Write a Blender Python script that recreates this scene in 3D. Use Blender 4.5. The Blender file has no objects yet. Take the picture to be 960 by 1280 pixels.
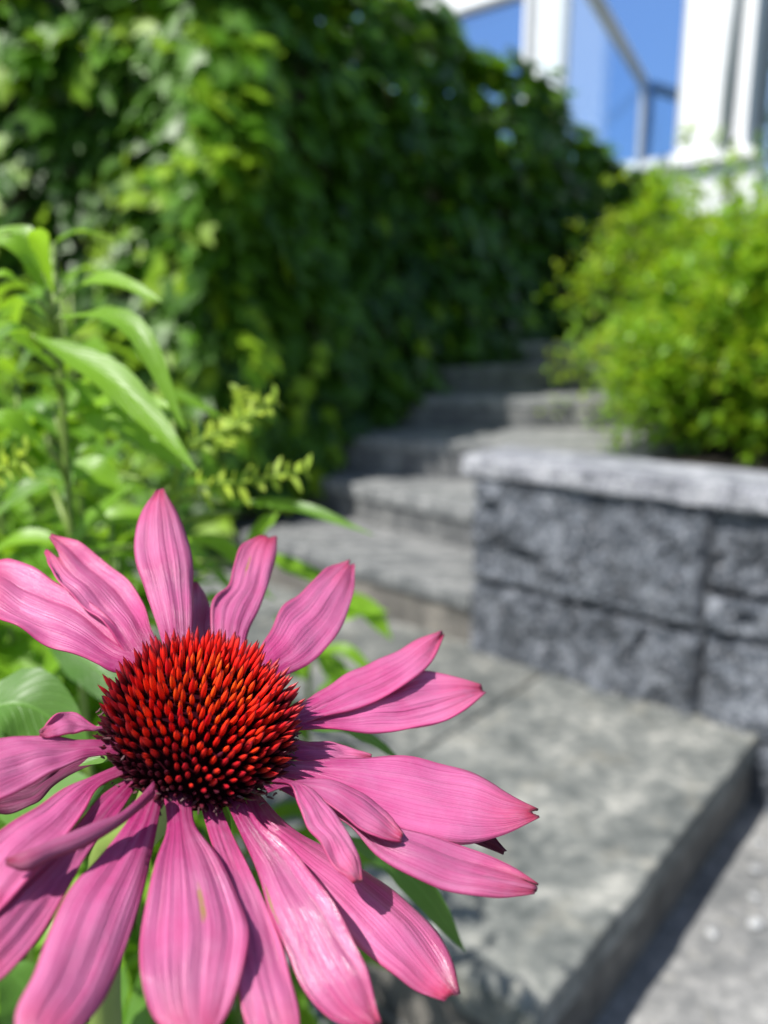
import bpy, bmesh, math, random
from mathutils import Vector, Matrix, Quaternion, noise

random.seed(7)
R = math.radians
scene = bpy.context.scene
col = scene.collection

# ------------------------------------------------------------------ camera
EYE = Vector((0, 0, 0.82))
PITCH = 12.5
cam_d = bpy.data.cameras.new('camera')
cam = bpy.data.objects.new('camera', cam_d)
col.objects.link(cam)
cam.location = EYE
cam.rotation_euler = (R(90 - PITCH), 0, 0)
cam_d.sensor_fit = 'VERTICAL'
cam_d.sensor_height = 36.0
cam_d.lens = 36.0 * 980 / 1280
cam_d.clip_start = 0.01
cam_d.clip_end = 2000
cam_d.dof.use_dof = True
cam_d.dof.focus_distance = 0.142
cam_d.dof.aperture_fstop = 10.5
scene.camera = cam

# ------------------------------------------------------------------ light
SUN_AZ, SUN_EL = -123.0, 57.0
world = bpy.data.worlds.new('World')
scene.world = world
world.use_nodes = True
wn = world.node_tree.nodes
wn.clear()
w_out = wn.new('ShaderNodeOutputWorld')
w_bg = wn.new('ShaderNodeBackground')
w_sky = wn.new('ShaderNodeTexSky')
w_sky.sky_type = 'NISHITA'
w_sky.sun_disc = False
w_sky.sun_elevation = R(SUN_EL)
w_sky.sun_rotation = R(SUN_AZ)
w_sky.ozone_density = 2.0
w_bg.inputs['Strength'].default_value = 0.10
world.node_tree.links.new(w_sky.outputs['Color'], w_bg.inputs['Color'])
world.node_tree.links.new(w_bg.outputs['Background'], w_out.inputs['Surface'])

sun_d = bpy.data.lights.new('sun', 'SUN')
sun_d.energy = 4.9
sun_d.angle = R(0.53)
sun_d.color = (1.0, 0.97, 0.92)
sun = bpy.data.objects.new('sun', sun_d)
col.objects.link(sun)
S = Vector((math.sin(R(SUN_AZ)) * math.cos(R(SUN_EL)), math.cos(R(SUN_AZ)) * math.cos(R(SUN_EL)), math.sin(R(SUN_EL))))
sun.rotation_euler = S.to_track_quat('Z', 'Y').to_euler()
sun.location = (-3, -2, 6)

scene.view_settings.view_transform = 'Standard'
scene.view_settings.look = 'None'
scene.view_settings.gamma = 1.0
scene.view_settings.exposure = 0.62
scene.cycles.use_denoising = True
scene.cycles.max_bounces = 8
scene.cycles.transparent_max_bounces = 12
scene.cycles.sample_clamp_indirect = 6

# ------------------------------------------------------------------ helpers
def tag(o, label=None, cat=None, group=None, kind=None):
    if label: o['label'] = label
    if cat: o['category'] = cat
    if group: o['group'] = group
    if kind: o['kind'] = kind
    return o

def empty(name, loc=(0, 0, 0)):
    o = bpy.data.objects.new(name, None)
    o.empty_display_size = 0.05
    o.location = loc
    col.objects.link(o)
    return o

def world_of(o):
    m = o.matrix_parent_inverse @ o.matrix_basis
    return world_of(o.parent) @ m if o.parent else o.matrix_basis.copy()

def put(name, mesh, mat=None, parent=None, smooth=False):
    """link a mesh (world coordinates) as one object; under a parent it keeps its place"""
    o = bpy.data.objects.new(name, mesh)
    col.objects.link(o)
    if mat and not mesh.materials:
        mesh.materials.append(mat)
    if smooth:
        mesh.polygons.foreach_set('use_smooth', [True] * len(mesh.polygons))
    if parent:
        o.parent = parent
        o.matrix_parent_inverse = world_of(parent).inverted()
    return o

class MB:
    def __init__(s): s.v, s.f, s.uv, s.tint = [], [], [], []
    def add(s, verts, faces, uvs=None, tint=None):
        b = len(s.v)
        s.v += [tuple(p) for p in verts]
        for f in faces: s.f.append(tuple(i + b for i in f))
        if uvs is not None: s.uv += [tuple(u) for u in uvs]
        if tint is not None: s.tint += [tint] * len(verts)
    def box(s, p0, p1, ax=None):
        """box between two corners, in the frame ax=(origin, x, y) or the world's"""
        (x0, y0, z0), (x1, y1, z1) = p0, p1
        q = [(x0, y0, z0), (x1, y0, z0), (x1, y1, z0), (x0, y1, z0), (x0, y0, z1), (x1, y0, z1), (x1, y1, z1), (x0, y1, z1)]
        if ax: q = [ax[0] + ax[1] * a + ax[2] * b + Vector((0, 0, c)) for a, b, c in q]
        s.add(q, [(0, 3, 2, 1), (4, 5, 6, 7), (0, 1, 5, 4), (1, 2, 6, 5), (2, 3, 7, 6), (3, 0, 4, 7)])
    def prism(s, poly, z0, z1):
        n = len(poly)
        v = [(x, y, z0) for x, y in poly] + [(x, y, z1) for x, y in poly]
        s.add(v, [tuple(range(n))[::-1], tuple(range(n, 2 * n))] + [(i, (i + 1) % n, n + (i + 1) % n, n + i) for i in range(n)])
    def tube(s, pts, rads, k=8):
        pts = [Vector(p) for p in pts]
        v, f = [], []
        side = None
        for i, p in enumerate(pts):
            t = (pts[min(i + 1, len(pts) - 1)] - pts[max(i - 1, 0)]).normalized()
            if side is None: side = t.orthogonal().normalized()
            side = (side - t * side.dot(t)).normalized()
            b = t.cross(side)
            r = rads[i] if isinstance(rads, (list, tuple)) else rads
            for j in range(k):
                a = 2 * math.pi * j / k
                v.append(p + side * (r * math.cos(a)) + b * (r * math.sin(a)))
        for i in range(len(pts) - 1):
            for j in range(k):
                f.append((i * k + j, i * k + (j + 1) % k, (i + 1) * k + (j + 1) % k, (i + 1) * k + j))
        f.append(tuple(range(k))[::-1]); f.append(tuple(range((len(pts) - 1) * k, len(pts) * k)))
        s.add(v, f)
    def mesh(s, name='mesh'):
        m = bpy.data.meshes.new(name)
        m.from_pydata(s.v, [], s.f)
        if s.uv:
            l = m.uv_layers.new(name='UVMap')
            idx = [0] * len(m.loops)
            m.loops.foreach_get('vertex_index', idx)
            l.data.foreach_set('uv', [c for i in idx for c in s.uv[i]])
        if s.tint:
            a = m.attributes.new('tint', 'FLOAT', 'POINT')
            a.data.foreach_set('value', s.tint)
        m.update()
        return m

def bevel(o, w=0.004, seg=2):
    b = o.modifiers.new('bevel', 'BEVEL'); b.width = w; b.segments = seg; b.limit_method = 'ANGLE'
    return o

def spline(pts, u):
    """point at u in 0..1 on a Catmull-Rom curve through the points"""
    n = len(pts) - 1
    x = min(max(u, 0), 1) * n
    i = min(int(x), n - 1); t = x - i
    p1, p2 = pts[i], pts[i + 1]
    p0 = pts[i - 1] if i > 0 else p1 * 2 - p2
    p3 = pts[i + 2] if i + 2 <= n else p2 * 2 - p1
    return 0.5 * ((2 * p1) + (p2 - p0) * t + (2 * p0 - 5 * p1 + 4 * p2 - p3) * t * t + (3 * p1 - p0 - 3 * p2 + p3) * t ** 3)

# ------------------------------------------------------------------ materials
class N:
    """small node-graph writer"""
    def __init__(s, name):
        s.m = bpy.data.materials.new(name); s.m.use_nodes = True
        s.t = s.m.node_tree; s.t.nodes.clear()
        s.out = s.t.nodes.new('ShaderNodeOutputMaterial')
        s.p = s.t.nodes.new('ShaderNodeBsdfPrincipled')
        s.t.links.new(s.p.outputs[0], s.out.inputs[0])
    def n(s, typ, ins=None, **kw):
        x = s.t.nodes.new('ShaderNode' + typ)
        for k, v in kw.items(): setattr(x, k, v)
        for k, v in (ins or {}).items(): s.set(x, k, v)
        return x
    def set(s, x, k, v):
        if hasattr(v, 'outputs'): v = v.outputs[0]
        if isinstance(v, bpy.types.NodeSocket): s.t.links.new(v, x.inputs[k])
        else: x.inputs[k].default_value = v
    def math(s, op, a, b=0.0, clamp=False):
        return s.n('Math', {0: a, 1: b}, operation=op, use_clamp=clamp).outputs[0]
    def ramp(s, fac, stops):
        x = s.n('ValToRGB', {0: fac}); e = x.color_ramp.elements
        while len(e) < len(stops): e.new(0.5)
        for k, (p, c) in zip(e, stops): k.position = p; k.color = (*c, 1) if len(c) == 3 else c
        return x.outputs[0]
    def mix(s, fac, a, b, typ='MIX'):
        x = s.n('Mix', data_type='RGBA', blend_type=typ)
        s.set(x, 0, fac); s.set(x, 6, a if not isinstance(a, tuple) else (*a, 1)); s.set(x, 7, b if not isinstance(b, tuple) else (*b, 1))
        return x.outputs[2]
    def noise(s, scale, detail=4, rough=0.55, vec=None, **kw):
        x = s.n('TexNoise', {'Scale': scale, 'Detail': detail, 'Roughness': rough})
        if vec is not None: s.set(x, 'Vector', vec)
        return x
    def obj(s): return s.n('TexCoord').outputs['Object']
    def bump(s, h, strength=0.4, dist=0.01):
        b = s.n('Bump', {'Height': h, 'Strength': strength, 'Distance': dist}); s.set(s.p, 'Normal', b.outputs[0]); return b.outputs[0]
    def P(s, **kw):
        for k, v in kw.items(): s.set(s.p, k.replace('_', ' '), v if not (isinstance(v, tuple) and len(v) == 3) else (*v, 1))
    def translucent(s, colr, fac, normal=None):
        tr = s.n('BsdfTranslucent'); s.set(tr, 'Color', colr if not isinstance(colr, tuple) else (*colr, 1))
        if normal is not None: s.set(tr, 'Normal', normal)
        mx = s.n('MixShader'); s.set(mx, 0, fac)
        s.t.links.new(s.p.outputs[0], mx.inputs[1]); s.t.links.new(tr.outputs[0], mx.inputs[2])
        s.t.links.new(mx.outputs[0], s.out.inputs[0])

def leaf_mat(name, dark, light, trans, vein=0.25, rough=0.38, tr_fac=0.3, coat=0.0, spec=0.4):
    g = N(name)
    uv = g.n('UVMap'); sep = g.n('SeparateXYZ', {0: uv.outputs[0]})
    u, v = sep.outputs[0], sep.outputs[1]
    tint = g.n('Attribute', attribute_type='GEOMETRY', attribute_name='tint').outputs['Fac']
    rnd = g.n('ObjectInfo').outputs['Random']
    f = g.math('ADD', g.math('MULTIPLY', rnd, 0.5), tint, True)
    nz = g.noise(30, 3, vec=g.obj())
    f = g.math('ADD', f, g.math('MULTIPLY', g.math('SUBTRACT', nz.outputs[0], 0.5), 0.5), True)
    c = g.mix(f, dark, light)
    # midrib and side veins in the leaf's own coordinates
    d = g.math('ABSOLUTE', g.math('SUBTRACT', v, 0.5))
    rib = g.math('SUBTRACT', 1.0, g.math('MULTIPLY', d, 22.0), True)
    w = g.math('SINE', g.math('MULTIPLY', g.math('SUBTRACT', g.math('MULTIPLY', u, 1.0), g.math('MULTIPLY', d, 0.55)), 75.0))
    sv = g.math('MULTIPLY', g.math('SUBTRACT', w, 0.72, True), 2.2, True)
    vv = g.math('MAXIMUM', rib, g.math('MULTIPLY', sv, 0.6))
    c = g.mix(g.math('MULTIPLY', vv, vein), c, tuple(min(1, x * 1.7 + 0.02) for x in light))
    g.P(Base_Color=c, Roughness=rough, Coat_Weight=coat, Coat_Roughness=0.2)
    g.p.inputs['Specular IOR Level'].default_value = spec
    h = g.math('SUBTRACT', g.math('MULTIPLY', nz.outputs[0], 0.6), g.math('MULTIPLY', vv, 0.5))
    nb = g.bump(h, 0.35, 0.002)
    g.translucent(g.mix(f, tuple(x * 0.8 for x in trans), trans), tr_fac)
    return g.m
FLOWER_CENTRE = (-0.03356, 0.13096, 0.75002)
FLOWER_AXIS = (0.2882, -0.3049, 0.9077)
# petal rims in millimetres from the flower centre: left rim, right rim (base to tip), extras
PETALS = [
 ([[-13.8,8.6,8.1],[-18.1,6.8,8.7],[-23.0,7.6,10.3],[-27.8,8.2,11.8],[-32.7,9.0,13.4],[-37.7,10.4,15.3],[-42.7,13.0,17.5],[-47.9,16.8,20.2]],
  [[-13.5,13.2,9.4],[-18.8,16.5,11.9],[-24.2,20.0,14.5],[-29.8,23.4,17.2],[-35.6,25.4,19.4],[-41.5,27.8,21.9],[-47.4,28.9,23.9],[-50.8,24.2,23.4]], {}),
 ([[-15.3,11.2,9.1],[-18.7,13.5,11.1],[-22.2,15.8,13.2],[-25.8,17.9,15.2],[-29.6,20.1,17.3],[-33.4,22.6,19.5],[-36.7,26.9,22.1],[-39.6,32.2,25.0]],
  [[-10.7,16.0,9.3],[-14.1,20.3,12.0],[-17.2,25.6,15.0],[-21.1,30.2,18.0],[-25.8,33.4,20.8],[-30.7,36.0,23.4],[-35.8,38.1,25.8],[-40.9,39.4,28.0]], {'notch': (0.38, 0.15, 0.13)}),
 ([[-7.8,10.4,8.6],[-10.0,14.2,12.4],[-12.4,18.1,16.2],[-15.0,22.3,20.2],[-17.9,26.5,24.3],[-19.8,32.3,28.5],[-20.3,39.5,32.7],[-18.7,46.8,36.1]],
  [[-3.7,12.4,7.7],[-4.8,16.7,11.4],[-5.7,21.6,15.2],[-6.5,26.9,19.0],[-7.7,32.5,23.1],[-9.9,38.1,27.4],[-13.2,43.2,31.7],[-17.4,47.5,35.9]], {}),
 ([[-5.8,15.8,5.4],[-6.5,19.3,6.6],[-7.2,22.8,7.8],[-8.0,26.5,9.1],[-8.7,30.4,10.5],[-9.5,34.4,11.9],[-10.1,38.7,13.4],[-10.8,43.1,14.9]],
  [[-0.6,18.0,4.4],[-1.5,21.5,5.7],[-2.5,25.1,7.0],[-3.5,28.8,8.4],[-4.4,32.8,9.9],[-5.6,36.7,11.4],[-7.4,40.1,13.0],[-9.6,43.3,14.6]], {}),
 ([[0.5,14.4,6.0],[-1.0,18.7,8.8],[-2.5,23.3,11.8],[-3.1,28.4,14.7],[-0.7,33.6,16.4],[-0.5,39.8,19.4],[0.2,46.7,22.4],[3.7,52.0,23.7]],
  [[5.5,16.9,5.8],[4.9,21.1,8.2],[5.2,25.6,10.4],[6.4,30.4,12.5],[7.2,35.6,14.9],[7.7,41.2,17.4],[8.1,47.2,20.1],[7.6,53.5,23.1]], {'scar': (0.72, 0.35, 1), 'notch': (0.6, 0.03, 0.15)}),
 ([[7.7,14.9,4.6],[7.9,19.8,7.2],[9.7,24.7,9.2],[11.2,30.2,11.6],[14.4,35.1,13.1],[17.3,40.7,15.0],[20.7,46.5,16.8],[25.1,51.6,17.8]],
  [[11.1,12.9,2.8],[14.1,16.8,4.1],[18.0,20.0,4.9],[21.2,24.6,6.4],[24.0,30.0,8.3],[25.7,36.4,10.8],[26.8,43.4,13.7],[26.6,50.8,17.1]], {'notch': (0.45, 0.03, 0.12)}),
 ([[13.4,9.0,-0.4],[17.7,12.2,0.3],[21.5,16.6,1.4],[25.5,21.3,2.7],[30.4,24.8,3.2],[35.5,29.1,3.9],[40.7,33.9,4.7],[46.5,37.5,4.8]],
  [[13.8,5.5,-1.9],[19.0,7.1,-2.1],[24.2,9.6,-1.9],[29.5,12.6,-1.7],[34.7,16.3,-1.2],[39.8,21.4,-0.2],[44.1,28.3,1.7],[47.2,36.8,4.3]], {'gloss': 0.5}),
 ([[14.0,6.9,-1.0],[19.0,10.5,-1.0],[24.2,14.7,-0.8],[29.8,18.5,-1.0],[35.8,22.5,-1.2],[41.9,27.2,-1.2],[48.4,28.5,-2.5],[54.6,28.2,-4.4]],
  [[14.3,4.3,-2.0],[20.0,5.8,-2.9],[25.8,6.8,-4.1],[31.8,8.4,-5.1],[37.9,10.4,-6.0],[44.1,13.9,-6.5],[50.2,19.8,-6.1],[56.0,27.3,-5.1]], {}),
 ([[13.9,4.2,-4.0],[16.4,4.9,-4.3],[18.9,5.5,-4.6],[21.4,5.8,-5.0],[23.9,6.0,-5.5],[26.4,5.9,-6.0],[28.9,5.5,-6.7],[31.1,4.5,-7.5]],
  [[14.4,0.6,-5.3],[16.8,0.6,-5.8],[19.2,0.7,-6.3],[21.6,1.2,-6.6],[24.0,1.7,-6.9],[26.5,2.3,-7.3],[29.0,3.0,-7.6],[31.4,4.0,-7.8]], {}),
 ([[13.5,-3.2,-3.9],[20.4,-1.6,-5.0],[27.5,0.9,-5.7],[34.8,2.7,-6.9],[42.3,3.6,-8.4],[49.7,3.8,-10.2],[55.9,1.0,-12.7],[62.1,-1.3,-15.0]],
  [[13.2,-6.5,-4.8],[20.1,-6.3,-6.4],[26.6,-8.9,-8.7],[33.2,-10.8,-10.8],[39.8,-11.8,-12.7],[46.9,-11.4,-14.4],[54.4,-8.1,-15.3],[62.1,-3.0,-15.5]], {'notch': (0.5, 0.03, 0.2), 'gloss': 0.8}),
 ([[16.5,-0.2,-11.4],[22.4,-0.2,-12.6],[28.3,-0.5,-14.0],[34.1,-1.1,-15.6],[40.0,-1.3,-17.0],[46.0,-1.1,-18.4],[52.1,-0.8,-19.8],[56.0,-4.1,-21.9]],
  [[16.6,-1.4,-11.8],[22.3,-1.7,-13.1],[27.9,-2.1,-14.5],[33.5,-2.7,-15.9],[39.1,-2.9,-17.3],[44.9,-2.7,-18.7],[50.4,-3.4,-20.2],[55.5,-4.6,-21.9]], {'dark': 0.85}),
 ([[13.5,-12.8,-3.1],[17.0,-11.1,-3.6],[20.7,-9.0,-4.1],[24.4,-8.4,-5.1],[28.2,-8.8,-6.4],[31.7,-9.6,-7.8],[34.8,-11.4,-9.4],[36.8,-14.4,-11.0]],
  [[14.3,-13.8,-3.7],[17.5,-11.8,-4.0],[20.9,-11.9,-5.1],[24.0,-13.2,-6.5],[26.9,-14.8,-8.0],[29.8,-16.2,-9.4],[32.9,-16.8,-10.6],[36.5,-16.1,-11.5]], {}),
 ([[14.7,-12.2,-2.6],[17.8,-12.2,-3.6],[19.4,-15.1,-5.1],[21.0,-18.0,-6.5],[22.9,-20.3,-7.9],[24.7,-22.6,-9.2],[26.5,-24.6,-10.5],[28.9,-25.9,-11.7]],
  [[16.0,-11.1,-2.6],[19.2,-10.9,-3.6],[22.2,-12.1,-4.9],[24.6,-14.2,-6.4],[26.7,-16.5,-7.9],[28.5,-19.1,-9.3],[29.9,-21.8,-10.6],[30.3,-24.9,-11.8]], {}),
 ([[14.9,-3.6,-6.1],[21.5,-6.8,-7.9],[28.2,-8.9,-9.6],[34.5,-11.2,-11.4],[41.1,-12.2,-12.9],[47.7,-13.1,-14.5],[53.9,-14.7,-16.3],[59.2,-17.6,-18.1]],
  [[13.8,-6.5,-6.7],[20.6,-9.8,-8.6],[27.1,-13.1,-10.5],[32.3,-17.8,-12.7],[38.2,-20.5,-14.6],[44.6,-21.7,-16.3],[51.3,-21.4,-17.7],[58.5,-19.3,-18.4]], {'notch': (0.3, 0.05, 0.1), 'gloss': 0.6}),
 ([[10.6,-6.0,-7.8],[16.5,-10.1,-11.0],[23.1,-12.2,-13.8],[29.7,-13.9,-16.5],[35.8,-16.2,-19.2],[41.0,-19.7,-22.0],[44.3,-24.6,-24.8],[45.4,-30.4,-27.0]],
  [[9.0,-7.3,-7.7],[12.5,-13.8,-11.0],[17.7,-18.0,-14.1],[22.8,-21.6,-16.9],[27.4,-25.5,-19.7],[31.8,-29.1,-22.3],[37.0,-31.2,-24.7],[42.9,-32.0,-26.8]], {'gloss': 1}),
 ([[9.0,-10.5,-5.7],[13.0,-16.2,-8.2],[18.1,-20.0,-10.5],[22.1,-24.6,-12.8],[25.8,-29.0,-14.9],[28.9,-33.4,-17.0],[31.5,-37.7,-18.9],[33.2,-42.1,-20.6]],
  [[6.5,-12.1,-5.5],[10.5,-18.5,-8.1],[14.1,-24.4,-10.6],[16.8,-30.2,-12.8],[19.8,-35.2,-15.0],[22.7,-39.7,-17.0],[26.8,-42.6,-19.0],[32.0,-43.3,-20.7]], {'gloss': 1, 'scar': (0.42, 0.93, 1.6)}),
 ([[4.8,-10.3,-5.9],[8.5,-17.1,-8.5],[12.2,-23.0,-11.0],[15.7,-28.2,-13.3],[18.6,-33.3,-15.4],[20.8,-38.3,-17.4],[22.3,-43.1,-19.2],[22.1,-48.0,-20.4]],
  [[2.2,-12.0,-5.6],[5.4,-19.1,-8.2],[8.5,-25.4,-10.6],[10.9,-31.4,-12.8],[12.4,-37.1,-14.7],[13.9,-42.2,-16.5],[16.3,-46.5,-18.4],[20.4,-49.0,-20.2]], {}),
 ([[1.7,-13.9,-3.6],[3.5,-19.9,-5.6],[8.0,-24.7,-8.0],[11.8,-29.6,-10.3],[14.1,-34.9,-12.4],[14.3,-40.4,-13.9],[13.6,-45.5,-15.0],[11.8,-49.9,-15.7]],
  [[-2.5,-15.4,-2.7],[-0.4,-21.9,-4.9],[-0.5,-28.7,-6.5],[-0.1,-34.7,-8.1],[0.6,-40.1,-9.7],[2.1,-44.9,-11.4],[5.0,-48.5,-13.3],[9.0,-50.5,-15.0]], {'scar': (0.45, 0.42, 1)}),
 ([[-3.0,-13.8,-2.9],[-2.0,-22.1,-5.2],[-1.3,-29.4,-7.1],[-1.1,-35.9,-8.9],[-1.3,-41.8,-10.3],[-2.0,-46.9,-11.4],[-3.6,-51.4,-12.1],[-5.8,-55.3,-12.5]],
  [[-5.3,-14.8,-2.3],[-6.6,-22.7,-3.8],[-8.6,-29.6,-4.8],[-10.6,-35.6,-5.7],[-10.9,-41.6,-7.1],[-10.7,-47.0,-8.6],[-10.9,-51.9,-9.9],[-8.4,-55.9,-11.8]], {}),
 ([[-7.3,-12.4,-2.3],[-8.5,-19.8,-3.7],[-10.3,-26.2,-4.7],[-11.2,-32.1,-5.9],[-11.8,-37.7,-7.1],[-12.8,-42.6,-8.1],[-14.3,-46.8,-8.7],[-16.9,-50.0,-8.7]],
  [[-8.8,-11.8,-1.6],[-11.9,-17.8,-2.0],[-13.4,-24.0,-3.1],[-15.1,-29.6,-3.9],[-17.1,-34.4,-4.5],[-18.7,-39.0,-5.1],[-19.8,-43.3,-5.9],[-19.2,-47.8,-7.3]], {}),
 ([[-9.1,-12.7,-0.7],[-12.3,-17.2,-0.6],[-12.9,-23.1,-1.9],[-13.8,-28.3,-2.9],[-15.0,-33.0,-3.7],[-16.3,-37.2,-4.4],[-17.8,-41.0,-4.9],[-20.1,-43.9,-4.9]],
  [[-10.7,-11.7,0.2],[-14.1,-15.9,0.4],[-17.2,-19.9,0.5],[-19.4,-24.4,0.1],[-21.8,-28.2,0.0],[-23.4,-32.3,-0.6],[-23.5,-36.6,-1.7],[-22.8,-40.9,-3.1]], {}),
 ([[-3.2,-18.3,0.8],[-4.6,-22.2,0.2],[-6.4,-25.5,-0.2],[-9.0,-27.8,0.0],[-11.4,-30.1,0.1],[-13.7,-32.4,0.2],[-15.9,-34.6,0.3],[-18.1,-36.6,0.4]],
  [[-2.5,-20.8,-0.1],[-4.3,-24.3,-0.5],[-6.2,-27.5,-0.8],[-8.2,-30.4,-1.0],[-10.4,-32.8,-1.0],[-12.8,-34.8,-0.8],[-15.0,-37.2,-0.8],[-17.8,-37.2,0.1]], {'roll': 1, 'dark': 0.32}),
 ([[-10.9,-10.8,1.6],[-14.1,-12.6,2.4],[-16.8,-15.2,2.7],[-18.9,-18.3,2.7],[-21.0,-21.2,2.7],[-22.8,-24.2,2.6],[-24.7,-26.6,2.6],[-27.5,-27.9,3.3]],
  [[-11.7,-8.3,2.6],[-15.5,-10.1,3.6],[-19.2,-11.6,4.7],[-22.9,-12.9,5.8],[-26.5,-14.3,6.8],[-29.5,-16.5,7.4],[-31.3,-20.0,7.0],[-31.2,-24.4,5.7]], {}),
 ([[-12.0,-7.2,3.7],[-13.7,-7.9,4.3],[-15.4,-8.6,4.8],[-16.9,-9.8,5.1],[-18.3,-11.1,5.3],[-19.7,-12.3,5.6],[-21.2,-13.3,5.9],[-22.8,-13.7,6.5]],
  [[-12.4,-5.6,4.4],[-14.2,-7.3,4.7],[-15.9,-8.1,5.2],[-18.0,-7.5,6.2],[-20.0,-7.0,7.3],[-21.6,-8.2,7.6],[-22.5,-10.4,7.3],[-23.1,-12.8,6.8]], {}),
 ([[-16.9,-0.7,-5.1],[-19.8,-2.9,-5.1],[-22.3,-5.3,-5.3],[-24.2,-8.2,-5.8],[-25.4,-11.5,-6.6],[-27.7,-13.7,-6.7],[-30.4,-15.2,-6.5],[-33.2,-16.3,-6.1]],
  [[-17.3,0.6,-4.5],[-20.7,-0.9,-4.2],[-23.8,-2.9,-4.0],[-25.5,-6.1,-4.7],[-27.7,-8.7,-5.0],[-30.6,-10.3,-4.7],[-32.9,-12.5,-4.9],[-34.3,-15.5,-5.5]], {'dark': 0.6}),
]
# leaf midribs in metres (base, middle, tip) and widths
LEAVES_A = [
 ([[-0.131,0.3206,0.8338],[-0.1071,0.3121,0.8417],[-0.0814,0.2999,0.8329]], 0.0092),
 ([[-0.1207,0.2988,0.828],[-0.0868,0.2774,0.824],[-0.0658,0.2596,0.7896]], 0.0088),
 ([[-0.1263,0.2871,0.8213],[-0.0919,0.2684,0.8062],[-0.0594,0.2468,0.7783]], 0.0124),
 ([[-0.1329,0.3239,0.8486],[-0.1455,0.3266,0.861],[-0.1645,0.3251,0.8542]], 0.0095),
 ([[-0.1292,0.3111,0.8373],[-0.1361,0.3043,0.8526],[-0.1539,0.3049,0.8555]], 0.0089),
 ([[-0.1272,0.2999,0.8329],[-0.1357,0.2916,0.8417],[-0.1486,0.2899,0.8342]], 0.0080),
 ([[-0.1258,0.2959,0.815],[-0.1329,0.2873,0.8222],[-0.1486,0.2839,0.8068]], 0.0114),
 ([[-0.1401,0.3317,0.7913],[-0.1111,0.3306,0.7864],[-0.08,0.3158,0.766]], 0.0141),
 ([[-0.1394,0.3466,0.8587],[-0.1318,0.3582,0.865],[-0.1179,0.368,0.8628]], 0.0069),
 ([[-0.1329,0.3081,0.7776],[-0.1469,0.3005,0.7894],[-0.1622,0.2982,0.779]], 0.0135),
 ([[-0.1322,0.3143,0.8054],[-0.1208,0.3223,0.7954],[-0.1143,0.3181,0.7762]], 0.0111),
 ([[-0.1543,0.3546,0.7564],[-0.1359,0.3554,0.76],[-0.1176,0.3535,0.751]], 0.0184),
]
LEAVES_B = [
 ([[-0.0732,0.3426,0.7484],[-0.0382,0.3324,0.7484],[-0.0044,0.3201,0.739]], 0.0069),
 ([[-0.1364,0.3178,0.7288],[-0.1229,0.3211,0.7436],[-0.1061,0.3249,0.7607]], 0.0135),
 ([[-0.128,0.3752,0.7567],[-0.1548,0.3645,0.7547],[-0.18,0.3511,0.7403]], 0.0227),
 ([[-0.0643,0.4054,0.7082],[-0.0471,0.4034,0.699],[-0.0214,0.4012,0.6893]], 0.0111),
 ([[-0.1065,0.3642,0.7995],[-0.09,0.3626,0.7923],[-0.0735,0.3607,0.7837]], 0.0059),
 ([[-0.0661,0.3515,0.7421],[-0.0771,0.3546,0.7564],[-0.0827,0.3578,0.7708]], 0.0096),
 ([[-0.068,0.3563,0.7178],[-0.0566,0.3596,0.7325],[-0.0491,0.3612,0.7399]], 0.0113),
]
LEAVES_C = [
 ([[-0.0477,0.5187,0.6188],[-0.0224,0.5218,0.6325],[0.0034,0.5219,0.633]], 0.0157),
 ([[-0.0449,0.5242,0.6434],[-0.014,0.5224,0.6352],[0.0056,0.5175,0.6133]], 0.0168),
 ([[-0.0505,0.5175,0.6133],[-0.0337,0.5127,0.5914],[-0.0168,0.5115,0.5859]], 0.0168),
 ([[-0.051,0.465,0.6072],[-0.0561,0.4705,0.6321],[-0.0689,0.4738,0.647]], 0.0204),
]
LEAVES_F = [
 ([[-0.1102,0.1836,0.7239],[-0.0918,0.1847,0.7289],[-0.0745,0.1818,0.7159]], 0.0194),
 ([[-0.0194,0.1741,0.7274],[-0.0082,0.1832,0.7221],[0.0047,0.1906,0.7097]], 0.0053),
 ([[-0.0097,0.1685,0.7022],[0.0071,0.1749,0.6851],[0.0219,0.1795,0.6595]], 0.0082),
 ([[-0.0955,0.2159,0.5928],[-0.0889,0.2185,0.6044],[-0.0854,0.2214,0.6174]], 0.0117),
 ([[-0.0909,0.2242,0.584],[-0.0813,0.2272,0.5975],[-0.0832,0.2299,0.6096]], 0.0138),
 ([[-0.1286,0.2823,0.7072],[-0.1065,0.2706,0.7009],[-0.0871,0.2573,0.6869]], 0.0178),
 ([[-0.1273,0.2173,0.6915],[-0.0986,0.2063,0.6877],[-0.0741,0.1973,0.6935]], 0.0211),
 ([[-0.12,0.2307,0.5669],[-0.1257,0.2356,0.5892],[-0.1371,0.2387,0.6032]], 0.0229),
]
SPRIGS = [
 [[-0.09,0.3577,0.7701],[-0.0698,0.3598,0.7797],[-0.0496,0.3626,0.7923]],
 [[-0.0867,0.334,0.7559],[-0.059,0.3348,0.7593],[-0.0333,0.3358,0.764]],
 [[-0.1592,0.2955,0.767],[-0.1469,0.2962,0.77],[-0.1371,0.2975,0.776]],
 [[-0.0814,0.3777,0.768],[-0.0698,0.3811,0.7832],[-0.0698,0.3836,0.7945]],
]

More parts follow.
